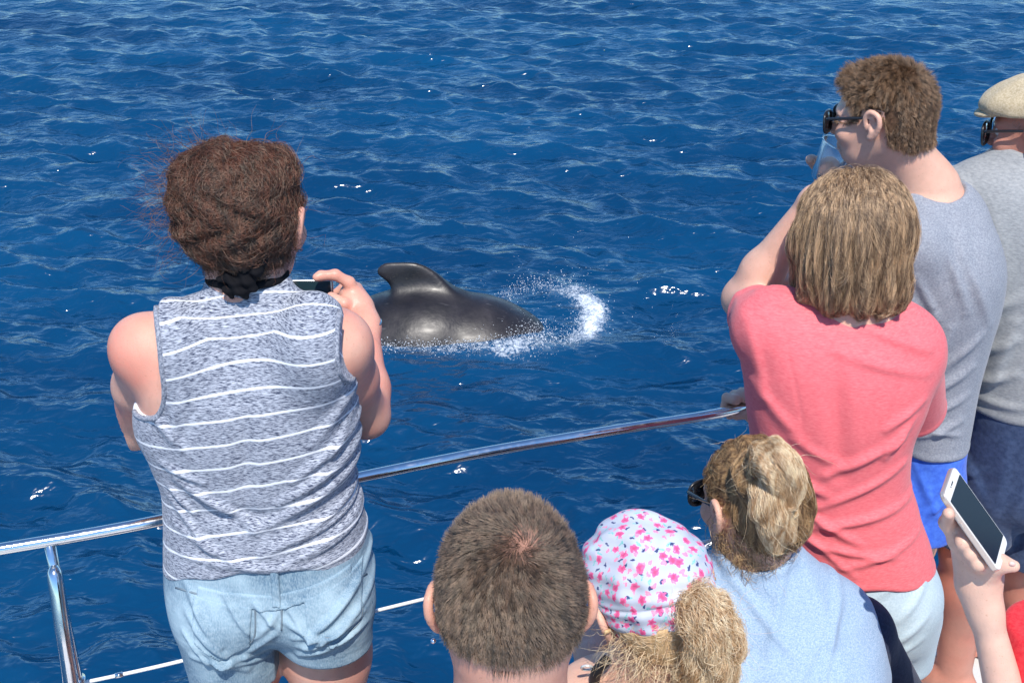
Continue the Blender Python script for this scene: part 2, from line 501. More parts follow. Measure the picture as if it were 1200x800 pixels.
def hand_field(f, wrist, R, side=1, s=1.0, curl=((20, 30, 20),) * 4, thumb=(35, 20, 15), spread=4, thumb_dir=None, wr=.024):
    """R columns: x towards the thumb side for side=1, y along the fingers, z out of the back of the hand"""
    W = lambda x, y, z: wrist + R @ (A(x * side, y, z) * s)
    f.ell(W(0, .05, 0), A(.036, .05, .0145) * s, R, .012)
    f.ell(W(.018, .03, -.006), A(.018, .03, .016) * s, R, .012)
    f.ell(W(-.020, .035, -.006), A(.014, .032, .014) * s, R, .012)
    f.box(W(0, .06, 0), A(.034, .033, .0115) * s, R, .009 * s, .01)
    f.ell(W(0, .0, 0), A(.027, .028, .019) * s, R, .02)
    for i, (x, y, L, r) in enumerate(FING):
        a = math.radians((1.4 - i) * spread); p = A(x, y - .012, 0)
        th = 0.0; cu = curl[i]
        pts = [p]; rad = [r * 1.12]
        for j in range(3):
            th += math.radians(cu[j]); d = A(math.sin(a) * math.cos(th), math.cos(a) * math.cos(th), -math.sin(th))
            p = p + d * (L[j] + (.012 if j == 0 else 0)); pts.append(p); rad.append(r * (1.0, .9, .78)[j])
        f.chain([W(*q) for q in pts], [q * s for q in rad], .004)
    a = [A(.020, .018, -.006), None, None, None]
    d = unit(thumb_dir) if thumb_dir is not None else unit(A(.72, .62, -.25))
    d2 = unit(d + A(-.2, .45, -.1) * math.radians(thumb[1]) * 2); d3 = unit(d2 + A(-.25, .4, -.1) * math.radians(thumb[2]) * 2)
    a[1] = a[0] + d * .044; a[2] = a[1] + d2 * .033; a[3] = a[2] + d3 * .025
    f.chain([W(*q) for q in a], [.0155 * s, .0115 * s, .0103 * s, .0088 * s], .008)
    return f
def frame(ydir, zdir):
    y = unit(ydir); x = unit(np.cross(y, zdir)); z = np.cross(x, y)
    return np.stack([x, y, z], 1)
def arm(f, sh, el, wr, r=(.05, .041, .045, .028), k=.025):
    m = sh + (el - sh) * .45
    f.cap(sh, m, r[0], r[0] * .97, k + .03); f.cap(m, el, r[0] * .95, r[1], k)
    q = el + (wr - el) * .28
    f.cap(el, q, r[1] * .98, r[2], k); f.cap(q, wr, r[2], r[3], k)
    return f
def leg(f, hip, knee, ank, r=(.085, .058, .057, .038), k=.03, yaw=0, foot=1.0):
    f.cap(hip, hip + (knee - hip) * .3, r[0], r[0] * .98, k); f.cap(hip + (knee - hip) * .3, knee, r[0] * .96, r[1], k)
    q = knee + (ank - knee) * .3
    f.cap(knee, q, r[1] * .95, r[2], k); f.ell(q + rot(yaw) @ A(0, -.015, 0), A(.05, .055, .11) * (r[2] / .057), rot(yaw), k)
    f.cap(q, ank, r[2] * .95, r[3], k)
    d = rot(yaw) @ A(0, 1, 0)
    b = A(ank[0], ank[1], .0)
    f.cap(b - d * .035 + A(0, 0, .034), b + d * .03 + A(0, 0, .045), .032, .036, .03)
    f.cap(b + d * .03 + A(0, 0, .045), b + d * .14 + A(0, 0, .024), .036, .022, .03)
    sd_ = rot(yaw) @ A(1, 0, 0)
    for i in range(5):
        x = (i - 2) * .017
        f.cap(b + d * (.14 - .012 * abs(i - 1.0)) + sd_ * x + A(0, 0, .02), b + d * (.185 - .012 * abs(i - 1.0)) + sd_ * x * 1.1 + A(0, 0, .011), .011, .009, .006)
    return f
def folds(segs, Yb, amp=1.0, noise=.0):
    """cloth folds: segs = [((u,v),(u,v), height m, half width m)], ridges on the cloth at distance Yb"""
    S = []
    for a, b, h, w in segs:
        S.append((P(a[0], a[1], Yb)[[0, 2]], P(b[0], b[1], Yb)[[0, 2]], h * amp, w))
    ph = rng.uniform(0, 6.28, (10, 3)); fr = rng.uniform(9, 34, 10); dr = rng.normal(size=(10, 3)); dr /= np.linalg.norm(dr, axis=1)[:, None]
    def post(p, d):
        x = p[:, [0, 2]]; h = np.zeros(len(p))
        for a, b, H, w in S:
            ab = b - a; t = np.clip(((x - a) @ ab) / (ab @ ab), 0, 1)
            q = x - a - t[:, None] * ab
            s_ = (q[:, 0] * ab[1] - q[:, 1] * ab[0]) / np.sqrt(ab @ ab)
            r = np.sqrt((q * q).sum(1)) / w
            h += H * np.exp(-r * r) * (1 - 1.1 * r * r * .5) * (.35 + .65 * np.sin(np.pi * np.clip(t, .06, .94)))
        if noise:
            for i in range(10): h += noise * np.sin((p @ dr[i]) * fr[i] + ph[i, 0]) / (1 + fr[i] / 15)
        return d - h
    return post

def sag(x, a, m, b):
    """hem line through three points, flat in the middle and rising to the sides"""
    t = np.where(x < m[0], (m[0] - x) / (m[0] - a[0]), (x - m[0]) / (b[0] - m[0]))
    return m[2] + np.where(x < m[0], a[2] - m[2], b[2] - m[2]) * np.clip(t, 0, 1.25) ** 2
# ------------------------------------------------------------------ hair
def strands(name, parent, f, roots, flow, length, nseg, rad, mat, lift=(0, .004), jit=.25, curl=0.0, curl_w=120.0, up0=0.0, spread_along=True, tip=.25, clump=0.0, gravity=0.0, kind='stuff', seed=1, avoid=None):
    """strands grow from roots over the surface of field f along flow(p) (world space)"""
    r = np.random.default_rng(seed)
    n = len(roots); L = (length if np.ndim(length) else np.full(n, length)) * r.uniform(.7, 1.2, n)
    h = r.uniform(lift[0], lift[1], n) if not callable(lift) else lift(roots, r)
    p = roots.copy(); pts = [p.copy()]
    st = L / (nseg - 1)
    w = r.normal(size=(n, 3)) * jit
    if clump > 0:      # neighbours share a disturbance, so that the strands gather in locks
        cell = np.floor(roots / clump + r.uniform(0, 1)).astype(int)
        hsh = (cell * A(73856093, 19349663, 83492791).astype(int)).sum(1) % 4096
        hl = r.uniform(0, 1, 4096)[hsh]
        if not callable(lift) and not up0: h = lift[0] + (lift[1] - lift[0]) * (.35 * r.uniform(0, 1, n) + .75 * hl)
        w = w * .45 + (r.normal(size=(4096, 3)) * jit * 1.7)[hsh]
    for i in range(1, nseg):
        g = grad(f, p, .003); g /= np.linalg.norm(g, axis=1)[:, None] + 1e-9
        d = flow(p) + w; d[:, 2] -= gravity * i / nseg
        if i == 1 and up0: d += g * up0
        else: d -= g * (d * g).sum(1)[:, None] * (1.0 if up0 == 0 else .0)
        d /= np.linalg.norm(d, axis=1)[:, None] + 1e-9
        p = p + d * st[:, None]
        dist = f(p)
        if up0: p += g * np.maximum(0, h * .5 - dist)[:, None]
        else: p += g * ((h * min(1, i / 2.0) - dist) * .8)[:, None]
        w += r.normal(size=(n, 3)) * jit * .2
        pts.append(p.copy())
    pts = np.stack(pts, 1)
    if curl:
        s = np.linspace(0, 1, nseg)[None, :] * L[:, None]
        e1 = r.normal(size=(n, 1, 3)); e1 /= np.linalg.norm(e1, axis=2, keepdims=True)
        e2 = np.cross(e1, r.normal(size=(n, 1, 3))); e2 /= np.linalg.norm(e2, axis=2, keepdims=True)
        ph = r.uniform(0, 6.28, (n, 1)); am = curl * r.uniform(.3, 1.5, (n, 1)) * np.minimum(1, s / (L[:, None] * .3))
        wv = curl_w * r.uniform(.6, 1.4, (n, 1))
        pts = pts + am[..., None] * (np.cos(ph + wv * s)[..., None] * e1 + np.sin(ph + wv * s)[..., None] * e2)
    if avoid is not None:
        keep = (np.linalg.norm(pts - avoid[0], axis=2).min(1) > avoid[1]); pts = pts[keep]; n = len(pts)
    hc = bpy.data.hair_curves.new(name)
    hc.add_curves([nseg] * n)
    base = A(*parent.location)
    hc.attributes['position'].data.foreach_set('vector', (pts - base).astype(np.float32).ravel())
    ra = hc.attributes.get('radius') or hc.attributes.new('radius', 'FLOAT', 'POINT')
    prof = np.linspace(1, tip, nseg)[None, :] * r.uniform(.7, 1.3, (n, 1)) * rad
    ra.data.foreach_set('value', prof.astype(np.float32).ravel())
    hc.materials.append(mat)
    o = link(bpy.data.objects.new(name, hc), parent)
    o['kind'] = kind
    return o
def scatter(v, q, n, seed=0, mask=None):
    """n random points on a quad mesh"""
    r = np.random.default_rng(seed)
    c = v[q].mean(1); a = np.linalg.norm(np.cross(v[q[:, 2]] - v[q[:, 0]], v[q[:, 3]] - v[q[:, 1]]), axis=1)
    if mask is not None: a = a * mask(c)
    i = r.choice(len(q), n, p=a / a.sum()); uv = r.uniform(0, 1, (n, 2, 1)); Q = v[q[i]]
    return (Q[:, 0] * (1 - uv[:, 0]) * (1 - uv[:, 1]) + Q[:, 1] * uv[:, 0] * (1 - uv[:, 1]) + Q[:, 2] * uv[:, 0] * uv[:, 1] + Q[:, 3] * (1 - uv[:, 0]) * uv[:, 1])
def mass(name, f, vox, mat, parent, pad=.02):
    lo, hi = f.bounds(); v, q = surface(f, lo - pad, hi + pad, vox)
    return mesh_obj(name, v, q, mat, parent), v, q
# ================================================================== SEA
def wave_set():
    W = []
    for i in range(170):
        lam = math.exp(rng.uniform(math.log(.16), math.log(1.9)))
        th = math.radians(80) + rng.normal() * (.62 if lam < 1.2 else .45)
        s = .031 * (.62 if lam > 1.0 else 1.15) * rng.uniform(.5, 1.5)
        W.append((lam, th, s, rng.uniform(0, 6.28)))
    return W
WAVES = wave_set()
def sea_shape(x, y, cell):
    """height and sideways pull of the sea at (x, y); waves shorter than the mesh can carry fade out"""
    z = np.zeros_like(x); dx = np.zeros_like(x); dy = np.zeros_like(x)
    for lam, th, s, ph in WAVES:
        k = 2 * math.pi / lam; a = s / k; cx, cy = math.cos(th), math.sin(th)
        w = np.clip((lam / cell - 2.0) / 1.2, 0, 1)
        q = k * (x * cx + y * cy) + ph
        z += a * w * np.cos(q); dx -= a * w * cx * np.sin(q) * .5; dy -= a * w * cy * np.sin(q) * .5
    return z, dx, dy
RINGC = on_plane(637, 371, WATER)           # centre of the foam ring
def foam_density(x, y):
    c = RINGC
    X, Y = (x - c[0]), (y - c[1])
    a, b = .42, .64
    r = np.sqrt((X / a) ** 2 + (Y / b) ** 2); th = np.arctan2(Y / b, X / a)
    wob = 1 + .05 * np.sin(3 * th + 1) + .03 * np.sin(9 * th)
    ang = np.clip(1.25 - np.abs(np.arctan2(np.sin(th - .1), np.cos(th - .1))) / 1.9, 0, 1)
    d = np.exp(-((r - wob) / (.14 + .17 * ang)) ** 2) * ang * .86
    d += .35 * np.exp(-((r - 1.15) / .4) ** 2) * np.clip(1 - np.abs(th) / 1.2, 0, 1)
    a0, a1 = on_plane(425, 405, WATER), on_plane(622, 400, WATER)
    t = np.clip((x - a0[0]) / (a1[0] - a0[0]), 0, 1); yl = a0[1] + t * (a1[1] - a0[1])
    e = 1 / (1 + np.exp(np.clip((x - a1[0]) / .08, -30, 30))) / (1 + np.exp(np.clip((a0[0] - .1 - x) / .06, -30, 30)))
    d += (.42 + .2 * t) * np.exp(-((y - yl + .05 + .08 * t) / (.10 + .16 * t)) ** 2) * e
    b0 = on_plane(612, 402, WATER)
    d += .30 * np.exp(-(((x - b0[0]) / .36) ** 2 + ((y - b0[1]) / .42) ** 2))
    return np.clip(d, 0, 1.1)
def build_sea():
    az = np.concatenate([np.linspace(-32, 32, 430), np.linspace(32, 328, 62)[1:-1]]) * math.pi / 180
    rr = [1.6]
    while rr[-1] < 70: rr.append(rr[-1] * (1.0042 if 6 < rr[-1] < 26 else 1.009))
    while rr[-1] < 9000: rr.append(rr[-1] * 1.16)
    rr = np.array(rr); nr, na = len(rr), len(az)
    Rm, Am = np.meshgrid(rr, az, indexing='ij')
    x, y = Rm * np.sin(Am), Rm * np.cos(Am)
    dr = np.gradient(rr)[:, None] * np.ones((1, na)); da = np.gradient(np.unwrap(az)); da[np.abs(Am[0]) > .57] = .09
    cell = np.maximum(dr, Rm * np.abs(da)[None, :] * .6)
    z, dx, dy = sea_shape(x, y, cell)
    fd = foam_density(x, y)
    wc = on_plane(530, 385, WATER); calm = 1 - .8 * np.exp(-((x - wc[0]) / 1.3) ** 2 - ((y - wc[1]) / 1.1) ** 2); z = z * calm; dx = dx * calm; dy = dy * calm
    # the whale's wash calms the chop and heaps the foam slightly
    z = z + .025 * fd
    V = np.stack([x + dx, y + dy, z + WATER], -1).reshape(-1, 3)
    i, j = np.meshgrid(np.arange(nr - 1), np.arange(na), indexing='ij'); j2 = (j + 1) % na
    Q = np.stack([i * na + j, i * na + j2, (i + 1) * na + j2, (i + 1) * na + j], -1).reshape(-1, 4)[:, ::-1]
    V = np.vstack([V, [[0, 0, WATER]]])
    m, nt, b = mat_new('sea_water'); g = N(nt); o = g.obj()
    deep = g.ramp(g.noise(g.scale(o, (.25, .5, 1)), 1, 3), [(.3, (.0003, .028, .084)), (.7, (.0009, .050, .132))])
    fa = g.attr('foam')
    n1 = g.noise(g.scale(o, (1, .6, 1)), 13, 6, .75, .9); n2 = g.noise(o, 45, 4, .7)
    th = g.math('ADD', g.math('MULTIPLY', fa, .52), g.math('ADD', g.math('MULTIPLY', n1, 1.2), g.math('MULTIPLY', n2, .6)))
    th = g.math('MULTIPLY', th, g.math('GREATER_THAN', fa, .02))
    fm = g.ramp(g.math('SUBTRACT', th, .5), [(.68, 0.0), (1.12, .92)])
    # churned, aerated water round the foam is paler
    aer = g.ramp(g.math('MULTIPLY', fa, n1), [(.05, 0.0), (.5, .45)])
    c = g.mix(aer, deep, (.05, .16, .30)); c = g.mix(fm, c, (.78, .83, .88))
    g.l(c, b.inputs['Base Color'])
    g.l(g.ramp(fm, [(0, .16), (1, .65)]), b.inputs['Roughness'])
    b.inputs['IOR'].default_value = 1.333; b.inputs['Specular IOR Level'].default_value = .95
    q1 = g.noise(g.scale(o, (6.0, 9.5, 6)), 1, 2, .45, .4); q2 = g.noise(g.scale(o, (18, 28, 18)), 1, 1, .5, .3)
    q0 = g.noise(g.scale(o, (2.2, 3.6, 3)), 1, 1, .45, .5); nb = g.bump(q0, 1.0, .095); nb = g.bump(q1, 1.0, .036, nb); nb = g.bump(q2, .5, .006, nb); nb = g.bump(fm, .5, .02, nb)
    g.l(nb, b.inputs['Normal'])
    me = mesh_obj('sea', V, Q, m, attrs={'foam': np.append(fd.ravel(), 0)}, base=A(0, 0, 0))
    me['kind'] = 'structure'
    return me
build_sea()

# ================================================================== BOAT
M_STEEL = None
def mat_steel():
    m, nt, b = mat_new('polished_steel'); g = N(nt); o = g.obj()
    b.inputs['Base Color'].default_value = (.78, .76, .75, 1); b.inputs['Metallic'].default_value = 1
    g.l(g.ramp(g.noise(g.scale(o, (60, 60, 60)), 1, 4), [(.3, .07), (.75, .24)]), b.inputs['Roughness'])
    g.l(g.bump(g.noise(o, 8, 2), .08, .004), b.inputs['Normal'])
    return m
M_STEEL = mat_steel()
RZ = .92
rail_px = [(-260, 678), (-120, 664), (0, 643), (95, 627), (190, 609), (300, 585), (430, 557), (560, 531), (700, 507), (860, 480)]
rail_xyz = np.array([on_plane(u, v, RZ) for u, v in rail_px])
for u_, y_ in ((920, 2.43), (985, 2.55), (1050, 2.66), (1100, 2.73), (1230, 2.86), (1400, 3.0)):      # the rail swings out round the bow
    q_ = P(u_, 400, y_); q_[0] *= 1 + .4 * (.0) ; dep = y_ * CP + (EYE[2] - RZ) * SP
    rail_px.append((u_, 0)); rail_xyz = np.vstack([rail_xyz, [(u_ - 600) / FPX * dep, y_, RZ]])
railc = curve_pts(rail_xyz, 10)
def rail_at(u):
    """point of the rail's curve under photo column u"""
    us = [q[0] for q in rail_px]; return A(*[np.interp(u, us, rail_xyz[:, k]) for k in range(3)])
def build_boat():
    white = mat_plain('white_gelcoat', (.72, .73, .74), .28, bump=.04, bs=30, var=.03)
    grey = mat_plain('deck_nonskid', (.60, .61, .60), .7, bump=.5, bs=160, var=.06)
    # deck outline: outer edge follows the rail
    edge = railc + A(0, .07, 0); edge[:, 2] = 0
    inner = edge.copy(); inner[:, 1] = -2.2
    n = len(edge)
    V = [tuple(p) for p in edge] + [tuple(p) for p in inner] ; F = [(i, n + i, n + i + 1, i + 1) for i in range(n - 1)]
    d = mesh_obj('deck', V, F, grey, smooth=False, base=A(0, 0, 0)); d['kind'] = 'structure'
    # hull: toe rail, topside down into the water
    prof = [(-.05, .003), (-.05, .05), (-.03, .06), (.0, .06), (.018, .045), (.02, .0), (.02, -.3), (-.02, -1.2), (-.15, -2.0), (-.45, -2.75)]
    V = []; k = len(prof)
    for p in edge:
        for o, z in prof: V.append((p[0], p[1] + o, z))
    F = [(i * k + j, (i + 1) * k + j, (i + 1) * k + j + 1, i * k + j + 1) for i in range(n - 1) for j in range(k - 1)]
    h = mesh_obj('boat_hull', V, F, white, base=A(0, 0, 0)); h['kind'] = 'structure'
    root = thing('guard_rail', 'polished steel guard rail with white coated lower wires along the edge of the deck', 'railing', tuple(A(rail_xyz[5][0], rail_xyz[5][1], 0)))
    V, F = tube(railc, .0105, 20); mesh_obj('top_rail', V, F, M_STEEL, root)
    wirem = mat_plain('white_wire_cover', (.75, .76, .76), .35, var=.05)
    for z in (.61, .32):
        w = railc.copy(); w[:, 2] = z
        V, F = tube(w, .0036, 10); mesh_obj('wire', V, F, wirem, root)
    for u, brace in ((57, True), (992, False), (1330, False)):
        a = rail_at(u)
        lean = A(.0, .05, 0)
        b = A(a[0] + .012, a[1] + .02, 0)
        V, F = tube([a - A(0, 0, .004), a + A(.001, .002, -.1), a + (b - a) * .5, b], .0095, 16)
        post = mesh_obj('post', V, F, M_STEEL, root)
        V, F = tube([b + A(0, 0, .0), b + A(0, 0, .012)], .035, 20); mesh_obj('foot_plate', V, F, M_STEEL, post, base=A(*root.location))
        V, F = tube([A(a[0], a[1], .0) * 1 + A(0, 0, .60) + (b - a) * A(.33, .33, 0), A(a[0], a[1], .62) + (b - a) * A(.33, .33, 0)], .0135, 16)
        mesh_obj('wire_ferrule', V, F, M_STEEL, post, base=A(*root.location))
        if brace:
            c = curve_pts([a + A(.004, -.008, -.045), a + A(.010, -.028, -.09), a + A(.018, -.055, -.2), a + A(.026, -.08, -.42), a + A(.03, -.10, -.70), A(a[0] + .03, a[1] - .12, .0)], 8)
            rad = np.full(len(c), .0135); rad[:4] = [.006, .010, .0125, .0133]
            V, F = tube(c, rad, 20); mesh_obj('brace', V, F, M_STEEL, root)
    # crimped sleeve on the wire just right of the first post
    w0, w1 = rail_at(107), rail_at(117)
    V, F = tube([A(w0[0], w0[1], .61), A(w1[0], w1[1], .61)], .0052, 12); mesh_obj('crimp_sleeve', V, F, M_STEEL, root)
    # low bench the seated passengers use
    b = thing('deck_bench', 'white moulded bench under the seated passengers', 'bench', (.25, 1.12, 0))
    rounded('seat_box', (.25, 1.10, .20), (.95, .26, .195), np.eye(3), .03, white, b)
    rounded('seat_cushion', (.25, 1.10, .42), (.93, .25, .022), np.eye(3), .015, mat_plain('cushion_vinyl', (.55, .56, .58), .5, bump=.1), b)
build_boat()

# ================================================================== WHALE
def poly_sdf(p, poly):
    n = len(poly); d = np.full(len(p), 1e9); s = np.ones(len(p))
    for i in range(n):
        a, b = poly[i], poly[i - 1]; e = b - a; w = p - a
        t = np.clip((w @ e) / (e @ e), 0, 1); q = w - t[:, None] * e; d = np.minimum(d, (q * q).sum(1))
        c1, c2, c3 = p[:, 1] >= a[1], p[:, 1] < b[1], e[0] * w[:, 1] > e[1] * w[:, 0]
        fl = (c1 & c2 & c3) | (~c1 & ~c2 & ~c3); s = np.where(fl, -s, s)
    return s * np.sqrt(d)
def build_whale():
    YC = on_plane(520, 402, WATER)[1] + .40
    w = WATER
    X = lambda u: P(u, 385, YC)[0]
    body = [(X(250), w - 1.1, .34), (X(330), w - .78, .44), (X(400), w - .50, .48), (X(440), w - .345, .50), (X(475), w - .26, .51), (X(500), w - .235, .52), (X(540), w - .27, .51), (X(575), w - .36, .50), (X(600), w - .49, .48), (X(635), w - .70, .46), (X(690), w - 1.0, .44), (X(740), w - 1.4, .38)]
    f = Field()
    pts = curve_pts([A(x, YC, z) for x, z, r in body], 3)
    rad = np.interp(np.linspace(0, 1, len(pts)), np.linspace(0, 1, len(body)), [r for *_, r in body])
    for i in range(len(pts) - 1): f.cap(pts[i], pts[i + 1], rad[i], rad[i + 1], .10)
    # dorsal fin outline in the vertical plane of the back
    fin_px = [(462, 372), (466, 352), (462, 338), (452, 328), (443, 321), (443, 314), (450, 309), (463, 307), (480, 307), (496, 311), (511, 320), (523, 331), (532, 342), (545, 352), (552, 372)]
    poly = curve_pts([P(u, v, YC) for u, v in fin_px], 4)[:, [0, 2]]
    z0 = P(500, 350, YC)[2]; z1 = P(470, 307, YC)[2]
    def fin(p):
        m = (np.abs(p[:, 1] - YC) < .3)
        d = np.full(len(p), .5)
        q = p[m]
        if len(q):
            t = .055 * np.clip(1 - (q[:, 2] - z0) / (z1 - z0), 0.0, 1.2) ** .8 + .016
            pd = poly_sdf(q[:, [0, 2]], poly)
            r = .014; a = pd + r; b = np.abs(q[:, 1] - YC) - t + r
            a2 = pd / 3.0 + b * .9     # the fin thins towards its edges
            d[m] = np.maximum(np.sqrt(np.maximum(a, 0) ** 2 + np.maximum(b, 0) ** 2) + np.minimum(np.maximum(a, b), 0) - r, a2 * .8)
        return d
    f.post.append(lambda p, d: smin(d, fin(p), .13))
    def crease(p, d):       # shallow furrows and the hollow behind the fin
        h = .003 * np.sin(p[:, 0] * 5 + p[:, 2] * 7) + .001 * np.sin(p[:, 0] * 23 - p[:, 2] * 17 + 1)
        c = P(543, 385, YC - .4); q = (p - c) @ rot(0, 0, 28)
        h -= .022 * np.exp(-(q[:, 0] / .16) ** 2 - (q[:, 2] / .30) ** 2)
        return d - h
    f.post.append(crease)
    m, nt, b = mat_new('whale_skin'); g = N(nt); o = g.obj()
    n = g.noise(g.scale(o, (1, 1, 1)), 2.6, 4, .6, .6)
    c = g.ramp(n, [(.35, (.008, .0065, .007)), (.62, (.020, .016, .017)), (.78, (.042, .035, .036))])
    c = g.mix(g.ramp(g.noise(g.scale(o, (2, 30, 30), 0, (0, .4, 0)), 1, 3), [(.66, 0.0), (.74, .25)]), c, (.16, .15, .15))
    g.l(c, b.inputs['Base Color']); g.l(g.ramp(g.noise(g.scale(o, (3, 3, 9)), 1, 4, .65), [(.35, .34), (.65, .52)]), b.inputs['Roughness']); b.inputs['Coat Weight'].default_value = .05
    b.inputs['Coat Roughness'].default_value = .2; b.inputs['Specular IOR Level'].default_value = .5
    g.l(g.bump(g.noise(o, 25, 4), .12, .02), b.inputs['Normal'])
    lo, hi = A(X(250) - .5, YC - .7, w - 1.9), A(X(740) + .5, YC + .7, P(470, 300, YC)[2])
    solid_ = solid('pilot_whale', f, [(lo, hi, .022)], m, base=A(X(490), YC, w))
    solid_.location = (X(490), YC, w)
    solid_['label'] = 'dark grey pilot whale surfacing, its hooked back fin above the blue water'; solid_['category'] = 'whale'
    # spray: drops thrown up along the flank and the ring
    r = np.random.default_rng(5); V, F = [], []
    ico = [A(0, 0, 1), A(.9, 0, -.3), A(-.45, .8, -.3), A(-.45, -.8, -.3), A(0, 0, -.9)]
    fc = [(0, 1, 2), (0, 2, 3), (0, 3, 1), (4, 2, 1), (4, 3, 2), (4, 1, 3)]
    pts = []
    for _ in range(4200):
        k = r.uniform()
        if k < .38:
            u = r.uniform(428, 640); v = 405 + abs(r.normal()) * 5 + (r.uniform() < .3) * r.uniform(0, 10) - 5 * (u > 560); q = on_plane(u, v, w); q[2] += .02 + abs(r.normal()) * .03
        elif k < .6:
            q = on_plane(r.normal(612, 24), r.normal(396, 9), w); q[2] += abs(r.normal()) * .05
        else:
            th = r.uniform(-2.2, 2.6) + .15; q = A(RINGC[0] + (.42 + r.normal() * .08) * math.cos(th), RINGC[1] + (.64 + r.normal() * .12) * math.sin(th), w + .02 + abs(r.normal()) * .05 * (1.4 if abs(th) < 1.2 else .8))
            if r.uniform() < .06: q = q + A(r.normal() * .3, r.normal() * .3, abs(r.normal()) * .15)
        pts.append((q, .0022 + .0045 * r.uniform() ** 3))
    for _ in range(60):
        q = on_plane(r.uniform(430, 640), r.uniform(330, 400), w); pts.append((q + A(0, 0, .05 + r.uniform() * .1), .004))
    for q, s in pts:
        n0 = len(V); R = rot(r.uniform(0, 360), r.uniform(0, 360), 0)
        V += [q + R @ (c * s * A(1, 1, r.uniform(.7, 1.6))) for c in ico]; F += [tuple(i + n0 for i in t) for t in fc]
    mw = mat_plain('spray_white', (.80, .84, .88), .25, var=.03)
    s = mesh_obj('sea_spray', V, np.array(F), mw, base=A(0, 0, 0)); s['kind'] = 'stuff'
build_whale()
# ================================================================== WOMAN IN STRIPED TOP
def sec(l, r, v, Y, ry, off=0.0):
    """torso section whose outline passes the photo columns l and r at height v"""
    c = P((l + r) / 2, v, Y); return (c[2], c[0], c[1], (r - l) / 2 / sc_at(v, Y) - off, ry - off)
def secs(rows, off=0.0, deep=.4): return Loft([sec(*r, off=off if (off <= .003 or r[2] < rows[0][2] + (rows[-1][2] - rows[0][2]) * deep) else off + .009) for r in rows])
SKIN_PINK = mat_skin('skin_sunburnt', (.70, .39, .29), (.68, .24, .175), .85, .42)
SKIN_FAIR = mat_skin('skin_fair', (.70, .42, .31), (.68, .30, .22), .35, .45)
SKIN_RED = mat_skin('skin_ruddy', (.54, .255, .185), (.52, .16, .11), .6, .42)

